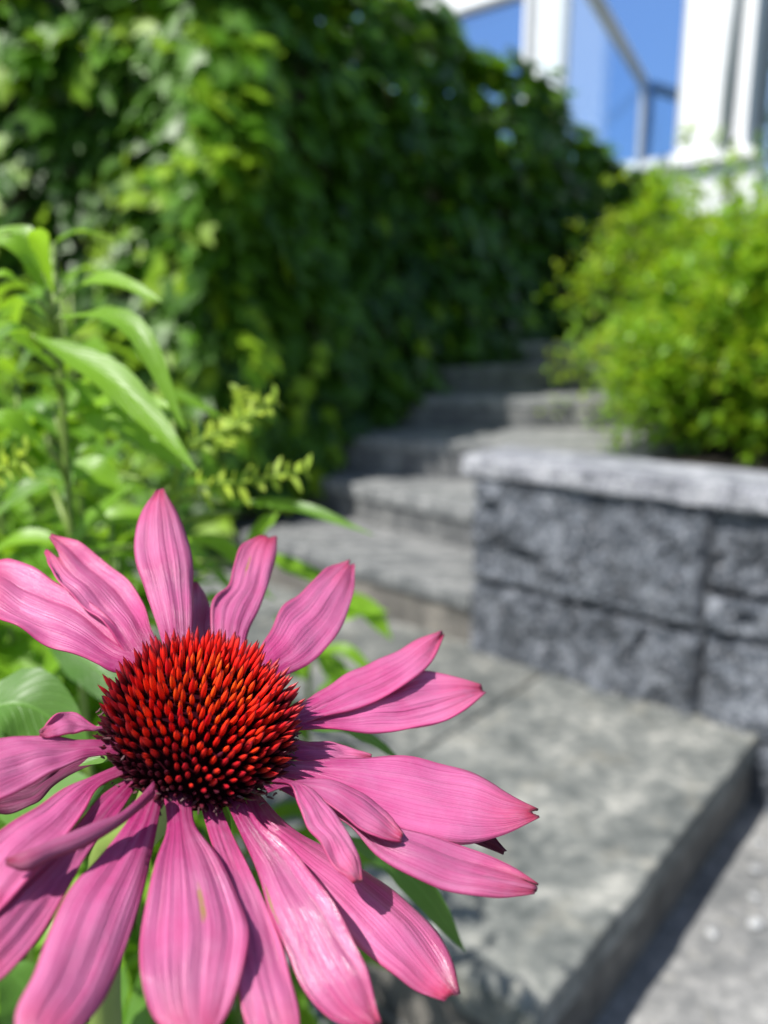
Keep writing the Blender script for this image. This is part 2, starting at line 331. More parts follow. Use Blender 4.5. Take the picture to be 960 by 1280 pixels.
def stone_mat(name, stops, scale, spot=None, bump=0.5, rough=0.8, streak=None, dist=0.01):
    g = N(name)
    co = g.obj()
    if streak:
        mp = g.n('Mapping', {'Vector': co, 'Rotation': (0, 0, R(streak[0])), 'Scale': (1, streak[1], 1)}); co2 = mp.outputs[0]
    else: co2 = co
    a = g.noise(scale, 6, 0.65, co2)
    b = g.noise(scale * 6, 4, 0.6, co)
    f = g.math('ADD', g.math('MULTIPLY', a.outputs[0], 0.95), g.math('SUBTRACT', g.math('MULTIPLY', b.outputs[0], 0.75), 0.35))
    c = g.ramp(f, stops)
    if spot:
        s_ = g.noise(spot[1], 3, 0.5, co)
        c = g.mix(g.math('MULTIPLY', g.math('SUBTRACT', s_.outputs[0], spot[2]), spot[3], True), c, spot[0])
    fine = g.noise(scale * 40, 2, 0.6, co)
    c = g.mix(0.35, c, g.ramp(fine.outputs[0], [(0.3, (0.25, 0.25, 0.25)), (0.7, (0.8, 0.8, 0.8))]), 'OVERLAY')
    rv = g.n('HueSaturation', {'Hue': 0.5, 'Saturation': 1.0, 'Fac': 1.0, 'Value': g.math('ADD', 0.82, g.math('MULTIPLY', g.n('ObjectInfo').outputs['Random'], 0.36)), 'Color': c})
    g.P(Base_Color=rv.outputs[0], Roughness=rough)
    g.bump(g.math('ADD', f, g.math('MULTIPLY', fine.outputs[0], 0.3)), bump, dist)
    return g.m

m_slab = stone_mat('green_grey_slate', [(0.30, (0.060, 0.067, 0.064)), (0.46, (0.118, 0.125, 0.117)), (0.56, (0.175, 0.18, 0.165)), (0.70, (0.31, 0.305, 0.275))], 7.0, ((0.36, 0.33, 0.26), 13.0, 0.56, 1.8), 0.6, 0.62, (42, 1.25))
m_step = stone_mat('grey_slate', [(0.3, (0.088, 0.094, 0.096)), (0.5, (0.165, 0.17, 0.168)), (0.7, (0.31, 0.31, 0.30))], 4.0, None, 0.5, 0.7, (-20, 7.0))
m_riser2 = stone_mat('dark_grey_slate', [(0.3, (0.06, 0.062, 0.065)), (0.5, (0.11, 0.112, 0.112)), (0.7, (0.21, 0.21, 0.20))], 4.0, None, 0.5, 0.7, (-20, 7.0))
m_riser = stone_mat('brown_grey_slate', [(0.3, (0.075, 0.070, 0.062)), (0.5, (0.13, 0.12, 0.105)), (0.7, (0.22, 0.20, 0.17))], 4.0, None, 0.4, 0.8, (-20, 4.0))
m_wall = stone_mat('blue_grey_granite', [(0.36, (0.036, 0.042, 0.052)), (0.45, (0.085, 0.098, 0.118)), (0.56, (0.155, 0.172, 0.20)), (0.67, (0.34, 0.36, 0.40))], 16.0, ((0.55, 0.55, 0.58), 85, 0.58, 6.0), 1.0, 0.5, None, 0.02)
m_cap = stone_mat('pale_grey_granite', [(0.34, (0.11, 0.115, 0.13)), (0.48, (0.24, 0.245, 0.27)), (0.66, (0.44, 0.44, 0.46))], 16.0, ((0.55, 0.55, 0.55), 80, 0.58, 5.0), 0.8, 0.55)
m_pave = stone_mat('grey_concrete_paving', [(0.3, (0.13, 0.135, 0.135)), (0.5, (0.22, 0.22, 0.215)), (0.7, (0.36, 0.355, 0.34))], 9.0, ((0.42, 0.40, 0.35), 24, 0.6, 5.0), 0.6, 0.85)
m_conc = stone_mat('weathered_concrete', [(0.3, (0.10, 0.09, 0.075)), (0.5, (0.17, 0.155, 0.135)), (0.7, (0.26, 0.24, 0.21))], 2.5, None, 0.4, 0.9)
m_coping = stone_mat('pale_concrete', [(0.3, (0.28, 0.28, 0.28)), (0.7, (0.45, 0.45, 0.45))], 4.0, None, 0.2, 0.8)
m_soil = stone_mat('dark_soil', [(0.3, (0.018, 0.014, 0.010)), (0.5, (0.045, 0.034, 0.024)), (0.7, (0.09, 0.07, 0.05))], 20, None, 0.9, 0.95)
m_turf = stone_mat('dull_turf', [(0.3, (0.03, 0.045, 0.015)), (0.7, (0.07, 0.10, 0.035))], 8, None, 0.6, 0.9)
m_pebble = stone_mat('pebble_stone', [(0.3, (0.10, 0.105, 0.12)), (0.6, (0.30, 0.31, 0.33)), (0.75, (0.55, 0.55, 0.54))], 14, None, 0.2, 0.6)
m_pebble_w = stone_mat('white_pebble_stone', [(0.3, (0.28, 0.29, 0.30)), (0.7, (0.46, 0.46, 0.45))], 30, None, 0.2, 0.6)

# ------------------------------------------------------------------ ground, paving, landing
WALL_A = Vector((0.240, 2.007, 0))                        # front left foot of the garden wall
UU = Vector((math.sin(R(-49.5)), math.cos(R(-49.5)), 0))  # along the wall, receding
EE = Vector((UU.y, -UU.x, 0))                             # into the wall
FR = (WALL_A, -UU, EE)                                    # local frame: s along the wall to the right, t into it
def L(s, t, z=0.0): return WALL_A - UU * s + EE * t + Vector((0, 0, z))
LOW = -0.17

mb = MB(); mb.add([(-300, -300, LOW - 0.03), (300, -300, LOW - 0.03), (300, 300, LOW - 0.03), (-300, 300, LOW - 0.03)], [(0, 1, 2, 3)])
tag(put('ground', mb.mesh(), m_turf), kind='structure')
mb = MB(); mb.prism([L(*q).xy for q in ((0.3, -3.2), (3.5, -3.2), (3.5, 0.1), (0.3, 0.1))], LOW - 0.025, LOW)
tag(put('paving', mb.mesh(), m_pave), kind='structure')

# landing of wide slabs
landing = empty('landing', L(0, -0.4, LOW)); tag(landing, kind='structure')
EDGE, NEAR = 0.745, -0.945
js = [-1.7, -0.62, 0.235, EDGE]
for i in range(3):
    for (t0, t1) in ((NEAR, 0.02),):
        x0, x1 = js[i] + 0.004, js[i + 1] - 0.004
        chip = lambda q, k: 0.006 * noise.noise(Vector((q * 7, k, 1))) + 0.003 * noise.noise(Vector((q * 31, k, 5)))
        ring = [L(x0 + (x1 - x0) * q / 20, t0 + chip(q * 0.05, i)) for q in range(21)]
        ring += [L(x1 + chip(q * 0.05, i + 9) - 0.004 * (i == 2), t0 + (t1 - t0) * q / 24) for q in range(1, 24)]
        ring += [L(x1, t1), L(x0, t1)]
        mb = MB(); mb.prism([p.xy for p in ring], -0.055 - 0.002 * i, 0.0 - 0.0016 * (i % 2))
        bevel(put('slab', mb.mesh(), m_slab, landing), 0.005)
mb = MB(); mb.box((js[0], NEAR + 0.018, LOW - 0.02), (EDGE - 0.016, 0.015, -0.056), FR)
put('slab_footing', mb.mesh(), m_riser, landing)

# ------------------------------------------------------------------ curving steps
steps = empty('stone_steps', (-0.1, 2.3, 0)); tag(steps, kind='structure')
edges = [((-0.62, 2.81), (0.235, 2.010), 0.15), ((-0.55, 3.34), (0.42, 2.29), 0.29), ((-0.60, 3.37), (0.84, 2.70), 0.43),
         ((-0.42, 3.655), (1.12, 3.44), 0.56), ((-0.12, 3.83), (1.45, 4.12), 0.685), ((0.10, 4.25), (1.9, 4.70), 0.80)]
# each tread is two or three flagstones; the riser stands a little back under them
zprev = 0.0
for k, (a, b, z) in enumerate(edges):
    a, b = Vector(a), Vector(b)
    d = (b - a).normalized(); nrm = Vector((-d.y, d.x))
    back = 1.0 if k < 5 else 5.0
    cuts = [0.0, 0.42 + 0.1 * ((k * 7) % 3), 1.0]
    thick = 0.05 if k < 2 else 0.042                       # the flags project a little over the risers of the lowest steps
    over = 0.014 if k < 2 else 0.004
    for j in range(2):
        p, q = a.lerp(b, cuts[j]), a.lerp(b, cuts[j + 1])
        p = p + d * 0.002; q = q - d * 0.002
        ragged = [p + d * ((q - p).length * i / 14) + nrm * (0.006 * noise.noise(Vector((k * 5 + j * 2, i * 0.9, 0)))) for i in range(15)]
        mb = MB(); mb.prism(ragged + [q + nrm * back, p + nrm * back], z - thick, z - 0.0012 * j)
        bevel(put('tread', mb.mesh(), m_step, steps), 0.006)
    mb = MB(); o = nrm * over
    mb.prism([a + o, b + o, b + o + nrm * (back - 0.03), a + o + nrm * (back - 0.03)], zprev - 0.03, z - thick - 0.0005)
    put('riser', mb.mesh(), m_riser if k == 0 else m_riser2, steps)
    zprev = z

# ------------------------------------------------------------------ garden wall of rock-faced blocks
def rock_block(s0, s1, z0, z1, depth=0.2, proud=0.03, seed=0, nx=22, nz=12, face=0.0):
    v, f = [], []
    for j in range(nz + 1):
        for i in range(nx + 1):
            a, b = i / nx, j / nz
            s, z = s0 + (s1 - s0) * a, z0 + (z1 - z0) * b
            e = min(a * (s1 - s0), (1 - a) * (s1 - s0), b * (z1 - z0), (1 - b) * (z1 - z0))
            k = min(1, e / 0.009)
            q = Vector((s * 6.5, z * 8, seed * 3.7))
            h = 0.5 + 0.55 * noise.fractal(q, 0.95, 2.1, 6) + 0.26 * noise.cell(q * 1.6 + Vector((noise.noise(q * 2), noise.noise(q * 2 + Vector((9, 0, 0))), 0)))
            out = -(proud * max(-0.3, h) * (k * (2 - k)))
            w = 0.004 * noise.noise(Vector((s * 25, z * 25, seed)))
            v.append(L(s + w * (1 - k), face + out, z + w * (1 - k)))
    nf = len(v)
    for j in range(nz):
        for i in range(nx):
            p = j * (nx + 1) + i
            f.append((p, p + 1, p + nx + 2, p + nx + 1))
    cs = [0, nx, nz * (nx + 1) + nx, nz * (nx + 1)]
    v += [L(s0, depth, z0), L(s1, depth, z0), L(s1, depth, z1), L(s0, depth, z1)]
    f.append((nf + 3, nf + 2, nf + 1, nf))
    bot = list(range(nx + 1)); top = [nz * (nx + 1) + i for i in range(nx + 1)]
    lef = [j * (nx + 1) for j in range(nz + 1)]; rig = [j * (nx + 1) + nx for j in range(nz + 1)]
    f.append(tuple(bot[::-1]) + (nf, nf + 1)); f.append(tuple(top) + (nf + 2, nf + 3))
    f.append(tuple(lef) + (nf + 3, nf)); f.append(tuple(rig[::-1]) + (nf + 1, nf + 2))
    m = MB(); m.add(v, f); return m.mesh()

gw = empty('garden_wall', L(0.5, 0.1, LOW))
tag(gw, 'low garden wall of dark rock-faced granite blocks under a pale flat coping, beside the landing', 'wall')
blocks = [(0.0, 0.597, 0.199, 0.472), (0.600, 1.10, 0.292, 0.472), (0.600, 0.98, 0.199, 0.284), (0.984, 1.6, 0.199, 0.284), (1.104, 1.62, 0.292, 0.472), (1.63, 2.5, 0.199, 0.472),
          (0.0, 0.604, -0.05, 0.187), (0.607, 1.08, -0.02, 0.187), (1.087, 1.7, -0.02, 0.187), (1.707, 2.5, -0.02, 0.187),
          (0.50, 0.93, LOW - 0.05, -0.026), (0.937, 1.5, LOW - 0.05, -0.026), (1.507, 2.5, LOW - 0.05, -0.026)]
for i, (s0, s1, z0, z1) in enumerate(blocks):
    put('block', rock_block(s0, s1, z0, z1, 0.22, 0.034, i + 1, max(8, int((s1 - s0) * 80)), max(6, int((z1 - z0) * 80)), 0.012 * ((i * 5) % 3 - 1) * 0.5), m_wall, gw)
mb = MB(); mb.box((0.02, 0.05, LOW - 0.04), (2.48, 0.19, 0.47), FR); put('mortar', mb.mesh(), m_conc, gw)
# return along the steps, hidden behind the coping
mb = MB(); mb.box((0.012, 0.23, -0.05), (0.2, 1.6, 0.458), FR); put('return_wall', mb.mesh(), m_wall, gw)
for i, (s0, s1) in enumerate(((-0.028, 0.86), (0.864, 1.7), (1.704, 2.53))):
    m = rock_block(s0, s1, 0.476, 0.526, 0.20, 0.009, 40 + i, max(10, int((s1 - s0) * 90)), 8, -0.028)
    put('coping', m, m_cap, gw)

# planting bed behind the wall and the slope up to the house
mb = MB(); mb.prism([L(*q).xy for q in ((0.03, 0.21), (4.5, 0.21), (5.5, 8.0), (1.0, 8.0), (0.03, 1.5))], 0.2, 0.452)
tag(put('planting_bed', mb.mesh(), m_soil), kind='structure')
# border in front of the landing, where the flowers grow
mb = MB()
poly = [L(*q).xy for q in ((0.52, NEAR - 0.004), (-1.7, NEAR - 0.004), (-1.7, -3.0), (-0.2, -3.0), (0.30, -1.6))]
mb.prism(poly, LOW - 0.02, LOW + 0.012)
tag(put('flower_border', mb.mesh(), m_soil), kind='structure')

def pebble_mesh(r, seed, sub=1):
    bm = bmesh.new(); bmesh.ops.create_icosphere(bm, subdivisions=sub, radius=1)
    for v in bm.verts:
        q = v.co.copy(); v.co *= 1 + 0.6 * noise.noise(q * 1.3 + Vector((seed, 0, 0)))
        v.co = Vector((v.co.x * r, v.co.y * r * 0.8, v.co.z * r * 0.4))
    m = bpy.data.meshes.new('pebble'); bm.to_mesh(m); bm.free(); return m
# loose gravel at the foot of the landing: nobody could count it
mb = MB(); base = pebble_mesh(1.0, 3)
bv = [v.co.copy() for v in base.vertices]; bf = [tuple(p.vertices) for p in base.polygons]
for i in range(900):
    s, t = random.uniform(0.0, 0.75), random.uniform(-1.85, NEAR - 0.02)
    if s > 0.60 - 0.25 * (-t - 0.95): continue
    r = random.choice((0.008, 0.012, 0.016, 0.022)) * random.uniform(0.8, 1.2)
    q = Quaternion((random.random(), random.random() - .5, random.random() - .5, random.random())).normalized()
    c = L(s, t, LOW + 0.012 + r * 0.4)
    mb.add([c + (q @ v) * r for v in bv], bf)
tag(put('gravel', mb.mesh(), m_pebble, None, True), 'loose grey gravel at the foot of the landing', 'gravel', kind='stuff')
for i, (s, t, r) in enumerate(((0.81, -0.23, 0.016), (0.83, -0.31, 0.012), (0.86, -0.15, 0.010), (0.80, -0.45, 0.013), (0.85, -0.38, 0.017), (0.79, -0.14, 0.013))):
    o = put('pebble', pebble_mesh(r, i), m_pebble_w, None, True)
    o.location = L(s, t, LOW + r * 0.45); o.rotation_euler = (0, 0, i * 1.7)
    tag(o, 'small whitish pebble lying on the paving at the foot of the landing edge', 'pebble', 'pebbles along the landing edge')

# ------------------------------------------------------------------ ivy-clad retaining wall
IV_AZ = 37.0
ID = Vector((math.sin(R(IV_AZ)), math.cos(R(IV_AZ)), 0)); IN = Vector((ID.y, -ID.x, 0))  # along the wall, out of its face
IV_C = Vector((-0.58, 2.87, 0))                          # its near corner
LD = Vector((math.sin(R(-80)), math.cos(R(-80)), 0)); LN = Vector((-LD.y * -1, 0, 0))
LN = Vector((LD.y, -LD.x, 0)) * -1                        # out of the left-hand face
if LN.y > 0: LN = -LN
TOP = 2.10
def crest(u): return min(2.06 + 0.10 * u, 2.37 - 0.12 * u)             # out-of-view top lowered near the corner to let sun onto the steps
rw = empty('retaining_wall', IV_C)
tag(rw, 'weathered concrete retaining wall behind the ivy, beside the steps', 'wall')
a, b = IV_C, IV_C + ID * 9.0
mb = MB(); mb.prism([p.xy for p in (a - IN * 0.01, b, b - IN * 0.4, a - IN * 0.3 + ID * 0.15)], LOW - 0.02, 1.25); 
v0 = len(mb.v) // 2
for i in (4, 5, 6, 7):
    x, y, z = mb.v[i]; u = (Vector((x, y, 0)) - IV_C).dot(ID); mb.v[i] = (x, y, crest(u) - 0.12)
put('stair_side', mb.mesh(), m_conc, rw)
a2, b2 = IV_C, IV_C + LD * 3.2
mb = MB(); mb.prism([p.xy for p in (a2 - IN * 0.02, b2, b2 - LN * 0.4, a2 - LN * 0.4 - IN * 0.1)][::-1], LOW - 0.02, TOP - 0.12); put('garden_side', mb.mesh(), m_conc, rw)

m_ivy = leaf_mat('ivy_leaf', (0.011, 0.040, 0.008), (0.12, 0.28, 0.016), (0.24, 0.52, 0.02), 0.2, 0.38, 0.25, 0.0, 0.26)
m_ivy_y = leaf_mat('young_sunlit_ivy_leaf', (0.10, 0.24, 0.012), (0.24, 0.38, 0.016), (0.38, 0.60, 0.02), 0.15, 0.42, 0.36, 0.0, 0.26)
m_twig = stone_mat('brown_bark', [(0.3, (0.035, 0.022, 0.013)), (0.7, (0.11, 0.075, 0.05))], 30, None, 0.6, 0.85)

IVY_OUT = [(0, 0), (-.28, -.10), (-.50, .12), (-.34, .30), (-.46, .60), (-.18, .62), (0, 1.0), (.18, .62), (.46, .60), (.34, .30), (.50, .12), (.28, -.10)]
def ivy_leaf(size, fold=0.12):
    """a five-lobed leaf in its own frame: x across, y to the tip, z out"""
    v = [Vector((0, .32, .0))] + [Vector((x, y, -fold * abs(x) - 0.10 * y * y)) for x, y in IVY_OUT]
    n = len(IVY_OUT)
    f = [(0, 1 + (i + 1) % n, 1 + i) for i in range(n)]
    uv = [(.32, .5)] + [(y, x * .9 + .5) for x, y in IVY_OUT]
    return [p * size for p in v], f, uv

def frame(nrm, down, yaw, pitch):
    """rotation taking the leaf frame to: z out along nrm, tip hanging down"""
    z = nrm.normalized(); y = (down - z * down.dot(z)).normalized(); x = y.cross(z)
    m = Matrix((x, y, z)).transposed()
    return m @ Matrix.Rotation(yaw, 3, 'Z') @ Matrix.Rotation(pitch, 3, 'X')

def bulge(u, w, k=0.0):
    return 0.12 + 0.19 * noise.fractal(Vector((u * 1.4, w * 1.4, 3.3 + k)), 1.0, 2.0, 3)

ivy = empty('ivy', IV_C)
tag(ivy, 'dense dark green ivy covering the retaining wall beside the steps', 'ivy')
spots = []
def scatter(origin, along, out, length, n, k, z_foot):
    for _ in range(n):
        u = length * random.random() ** 1.15; w = random.random()
        foot = z_foot(u)
        top = crest(u) if k == 0.0 else TOP
        z = foot + (top + 0.12 - foot) * w
        rag = 0.13 * noise.noise(Vector((u * 2.2, k, 1.0))) + 0.10 * noise.noise(Vector((u * 6, k, 2.0)))
        if z < foot + 0.17 + rag * 1.6: continue
        if z > top + 0.06 + rag * 0.7: continue
        lay = random.random()
        d = bulge(u, z, k) + (-0.10 * lay)
        p = origin + along * u + out * max(0.015, d) + Vector((0, 0, z))
        nn = (out + Vector((0, 0, 0.35 + 0.5 * max(0, (z - top + 0.25) * 3))) + Vector((random.uniform(-.55, .55), random.uniform(-.55, .55), random.uniform(-.35, .45))))
        spots.append((p, nn, lay, u, k))
scatter(IV_C, ID, IN, 8.6, 9500, 0.0, lambda u: 0.10 + 0.19 * min(u, 3.6))
scatter(IV_C, LD, LN, 3.0, 4200, 5.0, lambda u: -0.1)
for _ in range(1500):                                      # round the corner
    a = random.random(); z = random.uniform(0.1, TOP + 0.1); o_ = (LN * (1 - a) + IN * a).normalized()
    lay = random.random(); p = IV_C + o_ * (0.15 + 0.22 * noise.fractal(Vector((a * 1.2, z * 1.6, 7)), 1.0, 2.0, 3) - 0.1 * lay) + Vector((0, 0, z))
    if z < 0.3 + 0.3 * noise.noise(Vector((a * 4, 0, 3))): continue
    spots.append((p, o_ + Vector((random.uniform(-.5, .5), random.uniform(-.5, .5), random.uniform(0, .8))), lay, 0.0, 2.5))
# the top of the wall
for _ in range(2600):
    u = 8.6 * random.random(); d = random.uniform(-0.55, 0.14)
    p = IV_C + ID * u + IN * d + Vector((0, 0, crest(u) - 0.03 + 0.10 * noise.noise(Vector((u * 1.7, d * 3, 9))) - 0.25 * max(0, d)))
    spots.append((p, Vector((random.uniform(-.6, .6), random.uniform(-.6, .6), 1)), 0.2, u, 0.0))
for _ in range(1300):
    u = 3.0 * random.random(); d = random.uniform(-0.5, 0.14)
    p = IV_C + LD * u + LN * d + Vector((0, 0, TOP + 0.03 + 0.12 * noise.noise(Vector((u * 1.7, d * 3, 19)))))
    spots.append((p, Vector((random.uniform(-.6, .6), random.uniform(-.6, .6), 1)), 0.2, u, 5.0))

DOWN = Vector((0, 0, -1))
def in_view(p, m=0.0):
    q = p - EYE; cp, sp = math.cos(R(PITCH)), math.sin(R(PITCH))
    z = q.y * cp - q.z * sp
    if z < 0.05: return None
    x = 480 + 980 * q.x / z; y = 640 - 980 * (q.z * cp + q.y * sp) / z
    return (x, y, z) if -m < x < 960 + m and -m < y < 1280 + m else None
cands = []
for i, (p, nn, lay, u, k) in enumerate(spots):
    w = in_view(p)
    if w and lay < 0.35: cands.append((w[2], i))
cands.sort(); single = set(i for _, i in cands[:300])
variants = []
for j in range(4):
    lv, lf, luv = ivy_leaf(1.0, 0.10 + 0.07 * j)
    m = MB(); m.add(lv, lf, luv, 0.1 + 0.13 * j); me = m.mesh('ivy_leaf'); me.materials.append(m_ivy); variants.append(me)
young_sunlit = []
for j in range(2):
    lv, lf, luv = ivy_leaf(1.0, 0.12); m = MB(); m.add(lv, lf, luv, 0.3 + 0.4 * j); me = m.mesh('young_sunlit_ivy_leaf'); me.materials.append(m_ivy_y); young_sunlit.append(me)
mb, mby = MB(), MB()
for i, (p, nn, lay, u, k) in enumerate(spots):
    size = random.choice((0.06, 0.08, 0.10, 0.12, 0.14)) * random.uniform(0.85, 1.15)
    rot = frame(nn, DOWN + Vector((random.uniform(-.5, .5), random.uniform(-.5, .5), 0)), random.uniform(-.6, .6), random.uniform(-.1, .5))
    yy = random.random() < (0.04 + 0.30 * (k >= 2.5) + 0.12 * (noise.noise(Vector((p.x * 2, p.y * 2, p.z * 2))) > 0.25)) and lay < 0.5  # left face and corner get more of the brighter leaves, sunlight put into colour
    if i in single:
        o = bpy.data.objects.new('leaf', random.choice(young_sunlit if yy else variants)); col.objects.link(o)
        o.matrix_basis = Matrix.LocRotScale(p, rot.to_quaternion(), Vector((size, size, size)))
        o.parent = ivy; o.matrix_parent_inverse = ivy.matrix_basis.inverted()
    else:
        lv, lf, luv = ivy_leaf(size, random.uniform(0.05, 0.3))
        t = 0.5 * random.random() ** 1.5 + 0.25 * (noise.noise(p * 1.3) + 0.2)
        (mby if yy else mb).add([p + rot @ q for q in lv], lf, luv, max(0.0, min(1.0, t)))
tag(put('leaf_mass', mb.mesh(), m_ivy, ivy), kind='stuff')
tag(put('young_sunlit_leaf_mass', mby.mesh(), m_ivy_y, ivy), kind='stuff')
mb = MB()
for i in range(60):                                       # woody runners under the leaves
    if i < 42: u, o_, al, ou, foot = random.uniform(0.05, 7), IV_C, ID, IN, None
    else: u, o_, al, ou, foot = random.uniform(0.05, 2.8), IV_C, LD, LN, None
    z0 = (0.1 + 0.19 * min(u, 3.6)) if i < 42 else LOW
    pts = []
    for j in range(9):
        z = z0 - 0.05 + ((crest(u) if i < 42 else TOP) - 0.1 - z0) * j / 8
        pts.append(o_ + al * (u + 0.15 * noise.noise(Vector((i * 3.1, z * 1.5, 0)))) + ou * (0.012 + 0.02 * (j % 2)) + Vector((0, 0, z)))
    mb.tube(pts, [0.010 * (1 - j / 12) for j in range(9)], 5)
tag(put('runners', mb.mesh(), m_twig, ivy), kind='stuff')

# hanging light-green shoots
def shoot(p0, length, n):
    lv0 = []
    root = []
    p = Vector(p0); m = MB(); pts = [p.copy()]
    for j in range(n):
        p = p + Vector((random.uniform(-.045, .045), random.uniform(-.02, .01), -length / n * random.uniform(.6, 1.4))); pts.append(p.copy())
    m.tube(pts, 0.003, 5); st = put('shoot', m.mesh(), m_twig, ivy)
    for j, q in enumerate(pts[1:]):
        o = bpy.data.objects.new('leaf', random.choice(young_sunlit)); col.objects.link(o)
        s = random.uniform(0.04, 0.10)
        rot = frame(Vector((random.uniform(-.4, .6), -1, random.uniform(0, .7))), DOWN, random.uniform(-.8, .8), 0.2)
        o.matrix_basis = Matrix.LocRotScale(q + Vector((random.uniform(-.03, .03), -0.03, 0)), rot.to_quaternion(), Vector((s, s, s)))
        o.parent = ivy; o.matrix_parent_inverse = ivy.matrix_basis.inverted()
for u, z, ln, n in ((0.25, 0.85, 0.30, 6),):
    shoot(IV_C + ID * u + IN * 0.25 + Vector((0, 0, z)), ln, n)

# pale handrail along the foot of the ivy on the left
mb = MB(); mb.box((-2.6, 2.30, 1.235), (-1.17, 2.36, 1.28)); mb.box((-1.26, 2.305, LOW - 0.04), (-1.215, 2.355, 1.2349)); mb.box((-2.4, 2.305, LOW - 0.04), (-2.355, 2.355, 1.2349))
o = put('handrail', mb.mesh(), m_coping); bevel(o, 0.006)
tag(o, 'pale grey handrail on posts half hidden before the ivy', 'handrail')

# ------------------------------------------------------------------ bright shrubs behind the garden wall
m_shrub = leaf_mat('shrub_leaf', (0.07, 0.18, 0.010), (0.25, 0.44, 0.018), (0.46, 0.72, 0.025), 0.2, 0.36, 0.42)
m_shrub_y = leaf_mat('golden_shrub_leaf', (0.20, 0.32, 0.012), (0.38, 0.50, 0.025), (0.55, 0.72, 0.03), 0.2, 0.38, 0.42)

def small_leaf(sz):
    v = [Vector(p) * sz for p in ((0, 0, 0), (-.22, .35, -.04), (.22, .35, -.04), (0, .45, .04), (-.15, .75, -.08), (.15, .75, -.08), (0, 1, -.12))]
    f = [(0, 3, 1), (0, 2, 3), (1, 3, 4), (3, 2, 5), (3, 6, 4), (3, 5, 6)]
    uv = [(0, .5), (.35, .1), (.35, .9), (.45, .5), (.75, .2), (.75, .8), (1, .5)]
    return v, f, uv

def shrub(name, loc, rx, ry, h, nshoots, label, leaf=(0.036, 0.068), gold=0.25, lean=(0, 0)):
    root = empty(name, loc); tag(root, label, 'shrub')
    loc = Vector(loc)
    st, g1, g2 = MB(), MB(), MB()
    for i in range(nshoots):
        a = random.uniform(0, 2 * math.pi); rr = math.sqrt(random.random())
        lump = 1 + 0.45 * noise.noise(Vector((math.cos(a) * 2.2, math.sin(a) * 2.2, loc.x * 3)))
        b0 = loc + Vector((math.cos(a) * rx * rr * 0.25, math.sin(a) * ry * rr * 0.25, -0.02))
        hh = h * (1.06 - 0.55 * rr * rr) * random.uniform(0.78, 1.05) * lump
        if i % 3 == 0: rr = random.uniform(.75, 1.0); hh = h * random.uniform(0.10, 0.45)
        e = loc + Vector((math.cos(a) * rx * rr * lump + lean[0], math.sin(a) * ry * rr * lump + lean[1], hh))
        mid = b0.lerp(e, 0.55) + Vector((0, 0, 0.18 * hh))
        droop = e + Vector((math.cos(a), math.sin(a), -0.55)) * (0.10 * rr + 0.02)
        pts = [b0, b0.lerp(mid, .5) + Vector((0, 0, 0.03)), mid, e, droop]
        if i % 4 == 0: st.tube([spline(pts, q / 8) for q in range(9)], [0.006 * (1 - q / 10) for q in range(9)], 4)
        if i % 9 == 1: droop = droop + Vector((math.cos(a) * .10, math.sin(a) * .10, random.uniform(-.02, .14)))
        pts[-1] = droop
        n = int(24 * hh / h) + 7
        for j in range(n):
            u = 1 - 0.86 * (j / n) ** 1.15
            p = spline(pts, u); tg = (spline(pts, min(1, u + .03)) - spline(pts, u - .03)).normalized()
            side = tg.orthogonal(); side.rotate(Quaternion(tg, random.uniform(0, 6.28)))
            dr = (tg * random.uniform(0.1, 0.9) + side * 1.0 + Vector((0, 0, 0.12))).normalized()
            up = Vector((random.uniform(-.4, .4), random.uniform(-.4, .4), 1))
            x = dr.cross(up).normalized(); z = x.cross(dr)
            rot = Matrix((x, dr, z)).transposed()
            lv, lf, luv = small_leaf(random.uniform(*leaf) * (1.15 - 0.4 * u * u))
            gold_here = random.random() < gold * (0.3 + 1.2 * u * u) * (1 + 1.2 * noise.noise(p * 2.5))
            (g2 if gold_here else g1).add([p + rot @ q for q in lv], lf, luv, min(1, random.random() * 0.7))
    put('stems', st.mesh(), m_twig, root)
    tag(put('foliage', g1.mesh(), m_shrub, root), kind='stuff')
    if g2.v: tag(put('golden_foliage', g2.mesh(), m_shrub_y, root), kind='stuff')
    return root

BED = 0.452
shrub('rounded_shrub', (1.16, 2.58, BED), 0.47, 0.44, 0.74, 520, 'bright green leafy shrub bulging over the steps right behind the garden wall', gold=0.16, lean=(0.02, 0))
shrub('rounded_shrub', (1.72, 2.55, BED), 0.48, 0.45, 1.04, 430, 'tall light green shrub behind the garden wall, next to the bulging shrub', gold=0.08)
shrub('golden_shrub', (1.38, 3.45, BED + 0.0), 0.50, 0.45, 0.98, 340, 'yellow-green shrub set back behind the others, below the house', gold=0.35)
shrub('golden_shrub', (2.35, 3.7, BED + 0.02), 0.6, 0.55, 1.16, 330, 'tall golden-tipped shrub standing under the white pillar of the house', gold=0.3)

